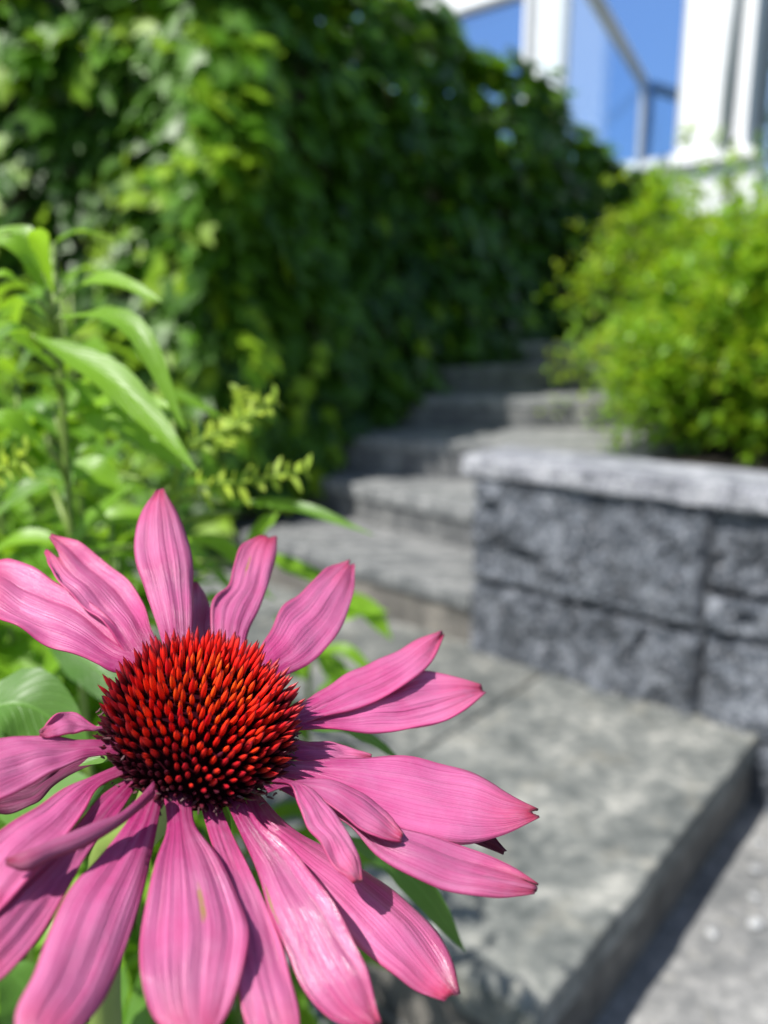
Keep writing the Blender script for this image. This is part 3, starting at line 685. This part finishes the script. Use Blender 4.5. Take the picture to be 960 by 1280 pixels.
# ------------------------------------------------------------------ white house
g = N('white_paint'); nz = g.noise(6, 3, vec=g.obj()); g.P(Base_Color=g.mix(nz.outputs[0], (0.74, 0.75, 0.76), (0.82, 0.82, 0.82)), Roughness=0.55); m_white = g.m
g = N('grey_frame_paint'); g.P(Base_Color=(0.42, 0.43, 0.45), Roughness=0.4); m_frame = g.m
g = N('dark_rail_paint'); g.P(Base_Color=(0.24, 0.25, 0.26), Roughness=0.35); m_rail = g.m
g = N('sky_tinted_glass')
lw = g.n('LayerWeight', {'Blend': 0.25})
gl = g.n('BsdfGlossy', {'Color': (0.38, 0.58, 0.88, 1), 'Roughness': 0.01})  # blue tint puts a deeper sky reflection into the glass colour
g.P(Base_Color=(0.02, 0.06, 0.16), Roughness=0.05)
mx = g.n('MixShader', {0: 0.72}); g.t.links.new(g.p.outputs[0], mx.inputs[1]); g.t.links.new(gl.outputs[0], mx.inputs[2]); g.t.links.new(mx.outputs[0], g.out.inputs[0])
m_glass = g.m
g = N('clear_rail_glass')
tr = g.n('BsdfTransparent', {'Color': (0.93, 0.96, 0.98, 1)}); gl = g.n('BsdfGlossy', {'Color': (0.8, 0.9, 1, 1), 'Roughness': 0.01})
mx = g.n('MixShader', {0: 0.12}); g.t.links.new(tr.outputs[0], mx.inputs[1]); g.t.links.new(gl.outputs[0], mx.inputs[2]); g.t.links.new(mx.outputs[0], g.out.inputs[0])
m_clear = g.m

H0 = Vector((2.462, 7.0, 0))
HF = (H0, -UU, EE)
house = empty('white_house', H0 + EE * 0.2 + Vector((0, 0, 0.4)))
tag(house, 'white house with big blue-reflecting windows above the shrubs and ivy', 'house')
def hb(name, s0, s1, z0, z1, t0, t1, mat, parent=house, bev=0.006):
    m = MB(); m.box((s0, t0, z0), (s1, t1, z1), HF); o = put(name, m.mesh(), mat, parent)
    if bev: bevel(o, bev)
    return o
hb('wall', -4.0, 0.62, 0.3, 2.20, 0.02, 0.3, m_white)
hb('sill', -4.0, 0.60, 2.21, 2.285, -0.06, 0.28, m_white)
hb('pillar', -0.02, 0.30, 2.287, 5.2, -0.02, 0.26, m_white)
hb('pillar', -1.54, -1.15, 2.287, 5.2, -0.02, 0.26, m_white)
hb('beam', -4.0, -1.545, 3.93, 4.13, 0.0, 0.2, m_white)
hb('lintel', -4.0, 0.51, 5.2, 5.6, -0.05, 0.3, m_white)
hb('corner_post', 0.40, 0.50, 2.287, 5.19, 0.02, 0.22, m_white)
hb('inner_wall', -4.0, 0.36, 2.287, 5.2, 0.9, 1.0, m_frame, bev=0)
for (s0, s1, z0, z1) in ((-1.145, -0.025, 2.287, 5.19), (-3.9, -1.545, 2.287, 3.925), (0.305, 0.398, 2.287, 5.19), (-3.9, -1.545, 4.135, 5.19)):
    tt = -0.07 if s0 == -1.145 else 0.0                    # the big window stands forward
    w = hb('window', s0, s0 + 0.06, z0, z1, 0.06 + tt, 0.14 + tt, m_frame)
    hb('pane', s0 + 0.061, s1 - 0.03, z0 + 0.03, z1 - 0.05, 0.09 + tt, 0.11 + tt, m_glass, w, 0)
    hb('frame', s1 - 0.03, s1, z0, z1, 0.06 + tt, 0.14 + tt, m_frame, w)
    hb('frame', s0 + 0.061, s1 - 0.031, z0, z0 + 0.03, 0.062 + tt, 0.138 + tt, m_frame, w)
mb = MB(); mb.tube([H0 - UU * 0.35 - EE * 0.05 + Vector((0, 0, 2.29)), H0 - UU * 0.35 - EE * 0.05 + Vector((0, 0, 5.2))], 0.035, 10)
put('downpipe', mb.mesh(), m_white, house, True)

# glass balustrade coming out from the house
bal = empty('glass_balustrade', H0 + UU * 0.34 + Vector((0, 0, 2.2)))
tag(bal, 'glass balustrade with grey metal top rail running out from the big house window', 'balustrade')
BD = Vector((math.sin(R(27)), math.cos(R(27)), 0)) * -1
b0 = H0 + UU * 0.34 - EE * 0.035
BF = (b0, BD, Vector((-BD.y, BD.x, 0)))
def bb(name, s0, s1, z0, z1, w, mat):
    m = MB(); m.box((s0, -w, z0), (s1, w, z1), BF); o = put(name, m.mesh(), mat, bal); bevel(o, 0.004); return o
bb('top_rail', 0.0, 3.2, 2.90, 2.95, 0.03, m_frame)
bb('under_rail', 0.0, 3.2, 2.855, 2.899, 0.022, m_rail)
for s in (0.0, 3.15): bb('post', s, s + 0.045, 2.10, 2.854, 0.0222, m_frame)
for s in (0.05, 1.55): bb('pane', s, s + 1.44, 2.11, 2.85, 0.005, m_clear)
mb = MB(); mb.prism([p.xy for p in (IV_C + ID * 1.0 - IN * 0.41, IV_C + ID * 8.9 - IN * 0.41, IV_C + ID * 8.9 - IN * 4.5, IV_C + ID * 1.0 - IN * 4.5)], LOW - 0.02, 1.6)
tag(put('terrace', mb.mesh(), m_coping), kind='structure')

# tree added past the house corner for green reflected in the end window
def tree(loc, h, r, label):
    root = empty('added_tree', loc); tag(root, label, 'tree')
    loc = Vector(loc); t = MB(); pts = [loc + Vector((0.05 * math.sin(j), 0.04 * j % 0.1, h * 0.75 * j / 6)) for j in range(7)]
    t.tube(pts, [0.10 * (1 - j / 8) for j in range(7)], 8)
    ends = []
    for i in range(16):
        p0 = pts[2 + i % 5]; a = i * 2.4
        e = p0 + Vector((math.cos(a) * r * random.uniform(.5, .9), math.sin(a) * r * random.uniform(.5, .9), r * random.uniform(0.2, 0.9)))
        t.tube([p0, p0.lerp(e, .5) + Vector((0, 0, .08)), e], [0.03, 0.02, 0.008], 5); ends += [e, p0.lerp(e, .6)]
    put('trunk', t.mesh(), m_twig, root, True)
    c = MB()
    for e in ends:
        for _ in range(110):
            p = e + Vector((random.gauss(0, .22), random.gauss(0, .22), random.gauss(0, .2))) * r * 0.8
            lv, lf, luv = small_leaf(random.uniform(.06, .10))
            q = Quaternion((random.gauss(0, 1), random.gauss(0, 1), random.gauss(0, 1), random.gauss(0, 1))).normalized()
            c.add([p + q @ v for v in lv], lf, luv, random.random() * .5)
    tag(put('crown', c.mesh(), m_ivy, root), kind='stuff')
tree((4.35, 8.4, LOW), 4.6, 1.5, 'leafy green tree added behind the house corner for a green window reflection')

# ------------------------------------------------------------------ leaves and stems near the flower
m_leaf = leaf_mat('lance_leaf', (0.045, 0.14, 0.010), (0.19, 0.36, 0.020), (0.38, 0.66, 0.03), 0.35, 0.38, 0.38, 0.0, 0.35)
m_leaf_d = leaf_mat('coneflower_leaf', (0.030, 0.085, 0.016), (0.10, 0.22, 0.030), (0.22, 0.42, 0.04), 0.45, 0.45, 0.28)
m_bud = leaf_mat('bud', (0.20, 0.33, 0.03), (0.42, 0.54, 0.05), (0.6, 0.75, 0.08), 0.1, 0.5, 0.35)
g = N('green_stem'); nz = g.noise(60, 3, vec=g.obj()); g.P(Base_Color=g.mix(nz.outputs[0], (0.11, 0.20, 0.03), (0.22, 0.28, 0.06)), Roughness=0.5); m_stem = g.m

def leaf_mesh(pts, width, nrm=Vector((-0.25, -0.45, 0.85)), nu=12, nv=6, fold=0.22, wave=0.05, seed=0, peak=0.42, tint=0.3):
    pts = [Vector(p) for p in pts]
    m = MB(); v, uv, f = [], [], []
    for i in range(nu + 1):
        u = i / nu
        c = spline(pts, u); t = (spline(pts, min(1, u + .04)) - spline(pts, max(0, u - .04))).normalized()
        sd = t.cross(nrm).normalized(); nn = sd.cross(t)
        prof = (u / peak) ** 0.75 if u < peak else 1 - ((u - peak) / (1 - peak)) ** 1.9
        w = width * max(0.02, min(1, prof)) * 0.5
        for j in range(nv + 1):
            b = j / nv * 2 - 1
            hgt = fold * w * (abs(b) ** 1.3) * 1.4 + wave * width * math.sin(u * 17 + seed + b) * abs(b)
            v.append(c + sd * (b * w) + nn * hgt); uv.append((u, (b + 1) / 2))
    for i in range(nu):
        for j in range(nv):
            p = i * (nv + 1) + j; f.append((p, p + 1, p + nv + 2, p + nv + 1))
    m.add(v, f, uv, tint); return m.mesh('leaf')

def stem_obj(pts, r0, r1, parent, mat=m_stem, name='stem'):
    pts = [Vector(p) for p in pts]; m = MB(); n = 24
    m.tube([spline(pts, i / n) for i in range(n + 1)], [r0 + (r1 - r0) * i / n for i in range(n + 1)], 8)
    return put(name, m.mesh(), mat, parent, True)

def traced_plant(name, label, leaves, foot, top, r, mat, seed, fill=14):
    """a plant whose stem climbs from foot to top, its leaves joined to the stem by short stalks"""
    root = empty(name, foot); tag(root, label, 'plant')
    foot, top = Vector(foot), Vector(top)
    mids = [Vector(l[0][0]) for l in leaves]
    path = [foot, foot.lerp(top, 0.4) + Vector((0.012, 0.0, 0)), foot.lerp(top, 0.75) + Vector((-0.004, 0.004, 0)), top]
    stem_obj(path, r, r * 0.45, root)
    for i, (p, w) in enumerate(leaves):
        pts = [Vector(q) for q in p]
        best = min((spline(path, q / 60) for q in range(61)), key=lambda s_: (s_ - pts[0] - Vector((0, 0, -0.012))).length)
        m = MB(); m.tube([best, best.lerp(pts[0], .5) + Vector((0, 0, .002)), pts[0] + (pts[1] - pts[0]) * 0.04], [0.0016, 0.0013, 0.0009], 6); put('stalk', m.mesh(), m_stem, root, True)
        put('leaf', leaf_mesh(pts, w, seed=i * 2.1 + seed, tint=random.uniform(.05, .75)), mat, root, True)
    for k in range(fill):
        u = 0.55 + 0.45 * k / fill; p = spline(path, u); a = k * 2.399 + seed
        d = Vector((math.cos(a), math.sin(a) * 0.7 + 0.3, random.uniform(-.1, .5))).normalized() * random.uniform(0.035, 0.07)
        put('leaf', leaf_mesh([p, p + d * .5 + Vector((0, 0, .006)), p + d - Vector((0, 0, random.uniform(0, .02)))], random.uniform(.008, .013), seed=k, tint=random.uniform(.1, .9)), mat, root, True)
    return root

pa = traced_plant('lance_leaved_plant', 'leafy plant with long arching lance-shaped leaves, tallest beside the coneflower', LEAVES_A, (-0.15, 0.36, LOW), (-0.130, 0.322, 0.846), 0.003, m_leaf, 1, 34)
pb = traced_plant('budding_plant', 'leafy plant with yellow-green bud sprays reaching out behind the coneflower', LEAVES_B, (-0.12, 0.42, LOW), (-0.098, 0.366, 0.790), 0.003, m_leaf, 4)
for si, sp in enumerate(SPRIGS):
    pts = [Vector(q) for q in sp]
    par = pb if si != 2 else pa
    sg = stem_obj([pts[0] + (pts[0] - pts[1]) * 0.6 + Vector((0, 0.01, -0.02))] + pts, 0.0013, 0.0008, par, m_bud, 'bud_spray')
    for j in range(30):
        u = 0.32 + 0.68 * j / 29
        p = spline(pts, (u - .32) / .68)
        tg = (spline(pts, min(1, u)) - pts[0]).normalized()
        side = tg.orthogonal(); side.rotate(Quaternion(tg, j * 2.4))
        d = (tg * 0.55 + side).normalized() * random.uniform(0.008, 0.016) * (1.15 - 0.5 * u)
        b = put('bud', leaf_mesh([p, p + d * .5 + Vector((0, 0, .0006)), p + d], random.uniform(.0022, .0036), nu=5, nv=2, seed=j, tint=random.random()), m_bud, sg, True)
traced_plant('low_plant', 'small leafy plant growing against the first step, behind the coneflower', LEAVES_C, (-0.06, 0.60, LOW), (-0.050, 0.50, 0.645), 0.003, m_leaf, 8)

# more plants of the border, each on its own stem
var = []
for j in range(5):
    L_ = 1.0; bend = 0.10 + 0.12 * j
    var.append(leaf_mesh([(0, 0, 0), (0, .5, .10), (0, 1.0, -bend)], 0.20 + 0.035 * j, Vector((0, 0, 1)), 10, 4, 0.25, 0.06, j * 1.7, tint=0.12 * j))
    var[-1].materials.append(m_leaf)
    var[-1].polygons.foreach_set('use_smooth', [True] * len(var[-1].polygons))
border = [(-0.23, 0.37, 0.99), (-0.21, 0.44, 0.97), (-0.25, 0.54, 1.02), (-0.17, 0.48, 0.92), (-0.30, 0.48, 1.02), (-0.33, 0.58, 1.04), (-0.19, 0.40, 1.00), (-0.22, 0.50, 1.02), (-0.15, 0.44, 0.95), (-0.26, 0.44, 1.04), (-0.17, 0.40, 0.90), (-0.24, 0.46, 0.96), (-0.12, 0.46, 0.84), (-0.19, 0.52, 0.90), (-0.28, 0.40, 0.92), (-0.20, 0.34, 0.80), (-0.13, 0.36, 0.74), (-0.10, 0.54, 0.76), (-0.30, 0.55, 0.98), (-0.26, 0.62, 0.92),
          (-0.34, 0.66, 1.00), (-0.30, 0.76, 0.94), (-0.42, 0.74, 1.04), (-0.38, 0.86, 1.02), (-0.50, 0.90, 1.10), (-0.33, 0.92, 0.90), (-0.46, 1.02, 1.04), (-0.58, 1.06, 1.14), (-0.50, 1.20, 1.06), (-0.66, 1.22, 1.20), (-0.42, 1.12, 0.94),
          (-0.16, 0.44, 0.62), (-0.22, 0.38, 0.70), (-0.62, 1.40, 1.10), (-0.52, 1.36, 1.0)]
BORDER_LABELS = [(0.50, 'leafy green plant crowded close behind the coneflower', 'green plants close behind the coneflower'),
                 (0.80, 'leafy green plant in the middle of the border, between the coneflower and the ivy', 'green plants in the middle of the border'),
                 (9.0, 'leafy green plant at the back of the border, near the ivy and the landing', 'green plants at the back of the border')]
for i, (x, y, h) in enumerate(border):
    root = empty('border_plant', (x, y, LOW)); _, lab, grp = next(q for q in BORDER_LABELS if y < q[0]); tag(root, lab, 'plant', grp)
    foot = Vector((x, y, LOW)); top = foot + Vector((random.uniform(-.03, .04), random.uniform(-.04, .02), h))
    top.z = LOW + h
    path = [foot, foot.lerp(top, .5) + Vector((random.uniform(-.015, .015), 0, 0)), top]
    stem_obj(path, 0.0035, 0.0012, root)
    n = 24
    for k in range(n):
        u = 1 - 0.62 * (k / n)
        p = spline(path, u); a = k * 2.399 + i
        s = random.uniform(0.055, 0.105) * (0.55 + 0.6 * min(1, k / 8))
        up = 0.55 if k < 4 else random.uniform(-.05, .35)
        d = Vector((math.cos(a), math.sin(a), up)).normalized()
        xx = d.cross(Vector((0, 0, 1))).normalized(); zz = xx.cross(d)
        o = bpy.data.objects.new('leaf', var[(k + i) % 5]); col.objects.link(o)
        o.matrix_basis = Matrix.LocRotScale(p, Matrix((xx, d, zz)).transposed().to_quaternion(), Vector((s, s, s)))
        o.parent = root; o.matrix_parent_inverse = root.matrix_basis.inverted()

# ------------------------------------------------------------------ the coneflower
FC = Vector(FLOWER_CENTRE); AX = Vector(FLOWER_AXIS).normalized()
FOOT = Vector((-0.085, 0.20, LOW))
flower = empty('coneflower', FOOT)
tag(flower, 'large pink coneflower with a spiny orange-red cone, in full sun', 'flower')

g = N('pink_petal')
uvn = g.n('UVMap'); sep = g.n('SeparateXYZ', {0: uvn.outputs[0]}); u, v = sep.outputs[0], sep.outputs[1]
oa = lambda k: g.n('Attribute', attribute_type='OBJECT', attribute_name=k).outputs['Fac']
rnd = g.n('ObjectInfo').outputs['Random']
body = g.ramp(u, [(0.0, (0.34, 0.006, 0.09)), (0.14, (0.50, 0.030, 0.19)), (0.38, (0.62, 0.130, 0.325)), (0.75, (0.66, 0.160, 0.35)), (0.92, (0.64, 0.10, 0.23)), (0.985, (0.50, 0.035, 0.09)), (1.0, (0.16, 0.02, 0.03))])  # crimson base end: own deeper tone plus shade beside the cone put into colour
vec = g.n('CombineXYZ', {0: g.math('MULTIPLY', u, 0.8), 1: g.math('MULTIPLY', v, 36.0), 2: g.math('MULTIPLY', rnd, 50.0)})
vn = g.noise(1.0, 3, 0.6, vec.outputs[0])
vec2 = g.n('CombineXYZ', {0: g.math('MULTIPLY', u, 1.3), 1: g.math('MULTIPLY', v, 7.0), 2: g.math('MULTIPLY', rnd, 90.0)})
vn2 = g.noise(1.0, 2, 0.5, vec2.outputs[0])
c = g.mix(g.math('MULTIPLY', g.math('SUBTRACT', vn.outputs[0], 0.46), 3.5, True), body, (0.44, 0.035, 0.16))
c = g.mix(0.55, body, c)
c = g.mix(g.math('MULTIPLY', g.math('SUBTRACT', vn2.outputs[0], 0.48), 2.0, True), c, (0.70, 0.24, 0.43))
low = g.noise(90, 2, 0.5, g.obj()); c = g.mix(g.math('MULTIPLY', g.math('SUBTRACT', low.outputs[0], 0.52), 2.6, True), c, (0.56, 0.06, 0.22))
mot = g.noise(420, 3, 0.6, g.obj()); c = g.mix(g.math('MULTIPLY', g.math('SUBTRACT', mot.outputs[0], 0.45), 0.9, True), c, (0.62, 0.22, 0.40))
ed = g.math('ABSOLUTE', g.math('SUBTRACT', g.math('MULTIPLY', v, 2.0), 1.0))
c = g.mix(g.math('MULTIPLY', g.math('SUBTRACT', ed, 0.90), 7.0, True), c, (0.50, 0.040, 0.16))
# a dry scar where a petal has one
du = g.math('MULTIPLY', g.math('SUBTRACT', u, oa('scar_u')), 11.0); dv = g.math('MULTIPLY', g.math('SUBTRACT', v, oa('scar_v')), 24.0)
sd = g.math('ADD', g.math('MULTIPLY', du, du), g.math('MULTIPLY', dv, dv))
sc = g.math('MULTIPLY', g.math('SUBTRACT', 1.0, g.math('ADD', sd, g.math('MULTIPLY', g.math('SUBTRACT', mot.outputs[0], 0.5), 2.5)), True), oa('scar'), True)
c = g.mix(sc, c, (0.42, 0.25, 0.09))
c = g.mix(oa('dark'), c, (0.075, 0.010, 0.03))
hs = g.n('HueSaturation', {'Value': g.math('ADD', 0.84, g.math('MULTIPLY', rnd, 0.24)), 'Color': c, 'Hue': 0.5, 'Saturation': 1.0, 'Fac': 1.0})
c = hs.outputs[0]
rg = g.math('SUBTRACT', 0.46, g.math('MULTIPLY', oa('gloss'), 0.20))
g.P(Base_Color=c, Roughness=rg, Coat_Weight=g.math('ADD', 0.10, g.math('MULTIPLY', oa('gloss'), 0.34)), Coat_Roughness=0.2)
g.p.inputs['Specular IOR Level'].default_value = 0.45
hgt = g.math('ADD', g.math('MULTIPLY', vn.outputs[0], 0.8), g.math('ADD', g.math('MULTIPLY', vn2.outputs[0], 0.6), g.math('MULTIPLY', mot.outputs[0], 0.25)))
g.bump(hgt, 0.7, 0.0008)
spv = g.n('CombineXYZ', {0: g.math('MULTIPLY', u, 16.0), 1: g.math('MULTIPLY', v, 38.0), 2: g.math('MULTIPLY', rnd, 70.0)})
spk = g.noise(1.0, 2, 0.5, spv.outputs[0]); cb = g.n('Bump', {'Height': spk.outputs[0], 'Strength': 1.0, 'Distance': 0.0004}); g.set(g.p, 'Coat Normal', cb.outputs[0])
tc = g.mix(1.0, c, (1.0, 0.55, 0.85), 'MULTIPLY')
g.translucent(tc, 0.24)
m_petal = g.m

def petal_mesh(lr, rr, ex, seed):
    lp = [FC + Vector(p) / 1000 for p in lr]; rp = [FC + Vector(p) / 1000 for p in rr]
    nu, nv = 40, 18
    rng = random.Random(seed)
    v0, dep, wid = ex.get('notch', (0.5, 0.0, 0.1))
    ph = rng.uniform(0, 6); rolled = ex.get('roll')
    lobes = rng.choice((3, 4, 4, 5)); sh = rng.uniform(-.12, .12); ramp_ = rng.uniform(.036, .072); lean_ = rng.uniform(-.11, .11); curl_l, curl_r = rng.uniform(-.04, .20), rng.uniform(-.04, .20)
    verts, uvs, faces = [], [], []
    for i in range(nu + 1):
        for j in range(nv + 1):
            b = j / nv
            u = i / nu * (1 - dep * math.exp(-((b - v0) / wid) ** 2))
            if not rolled: u *= 1 - 0.012 * abs(noise.noise(Vector((b * 9, seed * 1.7, 0))))
            l, r = spline(lp, u), spline(rp, u)
            l2, r2 = spline(lp, min(1, u + .03)), spline(rp, min(1, u + .03)); l1, r1 = spline(lp, max(0, u - .03)), spline(rp, max(0, u - .03))
            t = ((l2 + r2) - (l1 + r1)).normalized(); sdv = (r - l); w = sdv.length
            n = sdv.normalized().cross(t); n = n if n.dot(AX) > 0 else -n; n.normalize()
            if rolled:
                a = b * 2 * math.pi * 0.93
                p = l.lerp(r, .5) + sdv.normalized() * (w * .42 * math.cos(a)) + n * (w * .42 * math.sin(a))
            else:
                env = min(1, u * 5) * min(1, (1.02 - u) * 5)
                bb = b + sh * math.sin(u * 3 + ph)
                bw = min(1, max(0, bb + 0.06 * math.sin(6.28 * bb + ph))); ridge = abs(math.sin(math.pi * lobes * bw)) ** 0.55
                x = 2 * b - 1
                h = w * (lean_ * x * env + ramp_ * ridge * env - 0.10 * x * x + curl_l * max(0, -x - .55) ** 2 * 6 * env + curl_r * max(0, x - .55) ** 2 * 6 * env)
                h += 0.0010 * noise.noise(Vector((u * 5, b * 2.2, seed * 2.3))) * min(1, u * 4)
                h += w * 0.03 * math.sin(u * 15 + ph + 3 * x) * abs(x) ** 3 * env
                p = l.lerp(r, b) + n * h
            verts.append(p); uvs.append((i / nu, b))
    for i in range(nu):
        for j in range(nv):
            q = i * (nv + 1) + j; faces.append((q, q + 1, q + nv + 2, q + nv + 1))
    m = MB(); m.add(verts, faces, uvs); return m.mesh('petal')

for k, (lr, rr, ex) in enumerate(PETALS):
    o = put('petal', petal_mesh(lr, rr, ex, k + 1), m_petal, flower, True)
    so = o.modifiers.new('thickness', 'SOLIDIFY'); so.thickness = 0.00035; so.offset = 0
    o['gloss'] = float(ex.get('gloss', 0)); o['dark'] = float(ex.get('dark', 0))
    if 'scar' in ex: o['scar_u'], o['scar_v'], o['scar'] = ex['scar'][0], ex['scar'][1], 1.0
    if ex.get('dark'): tag(o, 'dark curled petal tip')
    if ex.get('roll'): tag(o, 'rolled-up petal')

# cone
X1 = AX.orthogonal().normalized(); Y1 = AX.cross(X1)
def dome(th, ph, R_=0.0152, H_=0.0101):
    return FC + (X1 * math.cos(ph) + Y1 * math.sin(ph)) * (R_ * math.sin(th)) + AX * (H_ * math.cos(th))
g = N('cone_core'); g.p.inputs['Specular IOR Level'].default_value = 0.0; g.P(Base_Color=(0.022, 0.003, 0.006), Roughness=1.0); m_core = g.m
mb = MB(); v = [FC + AX * 0.0101]; f = []
nt, npn = 12, 32
for i in range(1, nt + 1):
    th = R(112) * i / nt
    for j in range(npn): v.append(dome(th, 2 * math.pi * j / npn))
for j in range(npn): f.append((0, 1 + j, 1 + (j + 1) % npn))
for i in range(nt - 1):
    for j in range(npn):
        a = 1 + i * npn + j; b = 1 + i * npn + (j + 1) % npn; f.append((a, a + npn, b + npn, b))
f.append(tuple(1 + (nt - 1) * npn + j for j in range(npn)))
mb.add(v, f); cone = put('cone', mb.mesh(), m_core, flower, True)

def spine_mat(name, base, mid, tip, point):
    g = N(name); s_ = g.n('SeparateXYZ', {0: g.n('UVMap').outputs[0]}); rnd = g.n('ObjectInfo').outputs['Random']
    c = g.ramp(s_.outputs[0], [(0.0, base), (0.30, base), (0.5, mid), (0.82, tip), (0.95, point), (1.0, tuple(x * .5 for x in point))])
    hs = g.n('HueSaturation', {'Hue': g.math('ADD', 0.495, g.math('MULTIPLY', rnd, 0.010)), 'Value': g.math('ADD', 0.7, g.math('MULTIPLY', rnd, 0.55)), 'Color': c, 'Saturation': 1.0, 'Fac': 1.0})
    g.P(Base_Color=hs.outputs[0], Roughness=0.42); g.p.inputs['Specular IOR Level'].default_value = 0.5
    return g.m
SPM = [spine_mat('orange_spine', (0.14, 0.008, 0.005), (0.72, 0.050, 0.005), (0.85, 0.085, 0.008), (0.34, 0.02, 0.01)),
       spine_mat('scarlet_spine', (0.06, 0.004, 0.007), (0.66, 0.014, 0.005), (0.82, 0.026, 0.008), (0.16, 0.006, 0.012)),
       spine_mat('crimson_spine', (0.026, 0.003, 0.009), (0.14, 0.005, 0.008), (0.60, 0.014, 0.008), (0.36, 0.008, 0.012)),
       spine_mat('maroon_spine', (0.022, 0.004, 0.008), (0.045, 0.005, 0.012), (0.11, 0.010, 0.022), (0.07, 0.010, 0.022))]
def spine_mesh(length, w, mat, bend):
    prof = [(0, .6), (.25, .85), (.5, 1.0), (.72, .80), (.88, .40), (1.0, .02)]
    k = 6; v, uv, f = [], [], []
    for (t, r) in prof:
        for j in range(k):
            a = 2 * math.pi * j / k
            v.append((math.cos(a) * r * w / 2 + bend * t * t, math.sin(a) * r * w / 2, t * length)); uv.append((t, j / k))
    for i in range(len(prof) - 1):
        for j in range(k): f.append((i * k + j, i * k + (j + 1) % k, (i + 1) * k + (j + 1) % k, (i + 1) * k + j))
    m = MB(); m.add(v, f, uv); me = m.mesh('spine'); me.materials.append(mat)
    me.polygons.foreach_set('use_smooth', [True] * len(me.polygons)); return me
SV = [[spine_mesh(ln * q, w, SPM[t], bd) for q, bd in ((0.92, 0.0001), (1.0, -0.0002), (1.1, 0.0003))] for t, ln, w in ((0, .0046, .00090), (1, .0060, .00100), (2, .0058, .00104), (3, .0042, .0009))]
NS = 640; items = []
for i in range(NS):
    frac = (i + 0.5) / NS
    th = math.acos(1 - frac * (1 - math.cos(R(97)))); ph = i * 2.399963
    th += random.uniform(-.012, .012)
    p = dome(th, ph, 0.0150, 0.0099)
    rad = X1 * math.cos(ph) + Y1 * math.sin(ph)
    tl = min(th * 0.50, R(50)) + random.uniform(-.11, .11)
    d = (AX * math.cos(tl) + rad * math.sin(tl)).normalized()
    tv = th + random.uniform(-.10, .10)
    kind = 0 if tv < R(26) else 1 if tv < R(52) else 2 if tv < R(76) else 3  # darker kinds lower down: maroon florets, with the cone's shaded foot coloured in
    if kind == 2 and random.random() < 0.18: kind = 3
    if kind == 0 and random.random() < 0.35: kind = 1
    facing = (EYE - p).normalized().dot((p - FC).normalized())
    items.append((facing, p, d, kind))
items.sort(key=lambda q: -q[0])
rest = [MB() for _ in range(4)]
for n_, (fc, p, d, kind) in enumerate(items):
    q = d.to_track_quat('Z', 'Y') @ Quaternion((0, 0, 1), random.uniform(0, 6.28))
    me = random.choice(SV[kind]); s = random.uniform(.82, 1.15)
    if n_ < 300:
        o = bpy.data.objects.new('spine', me); col.objects.link(o)
        o.matrix_basis = Matrix.LocRotScale(p, q, Vector((s, s, s))); o.parent = cone
        o.matrix_parent_inverse = Matrix.Identity(4)
    else:
        uv = []
        rest[kind].add([p + q @ (v.co * s) for v in me.vertices], [tuple(f.vertices) for f in me.polygons], [(t, 0) for t in (0, .25, .5, .72, .88, 1.0) for _ in range(6)])
for kind, m in enumerate(rest):
    if m.v: tag(put('spine_mass', m.mesh(), SPM[kind], cone, True), kind='stuff')

# dry anther crumbs round the foot of the cone
g = N('anther'); g.P(Base_Color=(0.10, 0.035, 0.04), Roughness=0.6); m_anther = g.m
mb = MB()
for i in range(120):
    th = R(random.uniform(70, 100)); ph = random.uniform(0, 6.283); p = dome(th, ph, 0.0150, 0.0099); o_ = (p - FC).normalized()
    p = p + o_ * random.uniform(0.0018, 0.0036); dd = Vector((random.gauss(0, 1), random.gauss(0, 1), random.gauss(0, 1))).normalized() * 0.0005
    mb.tube([p - dd, p, p + dd + o_ * 0.0003], [0.00016, 0.00022, 0.00012], 5)
tag(put('anthers', mb.mesh(), m_anther, cone), kind='stuff')
for i in range(14):
    ph = i * 6.283 / 14; rad = X1 * math.cos(ph) + Y1 * math.sin(ph)
    p = FC - AX * 0.005 + rad * 0.010
    put('bract', leaf_mesh([p, p + rad * 0.005 - AX * 0.001, p + rad * 0.010 - AX * 0.0035], 0.0032, AX, 6, 4, 0.2, 0.05, i, tint=.6), m_leaf_d, flower, True)
stem_obj([FC - AX * 0.003, FC - AX * 0.03 + Vector((-0.006, 0.004, 0)), Vector((-0.0714, 0.1685, 0.656)), Vector((-0.082, 0.19, 0.3)), FOOT], 0.0042, 0.0045, flower)
for i, (p, w) in enumerate(LEAVES_F):
    pts = [Vector(q) for q in p]
    put('leaf', leaf_mesh(pts, w, seed=i, fold=0.15, peak=0.4, tint=random.uniform(.2, .6)), m_leaf_d, flower, True)
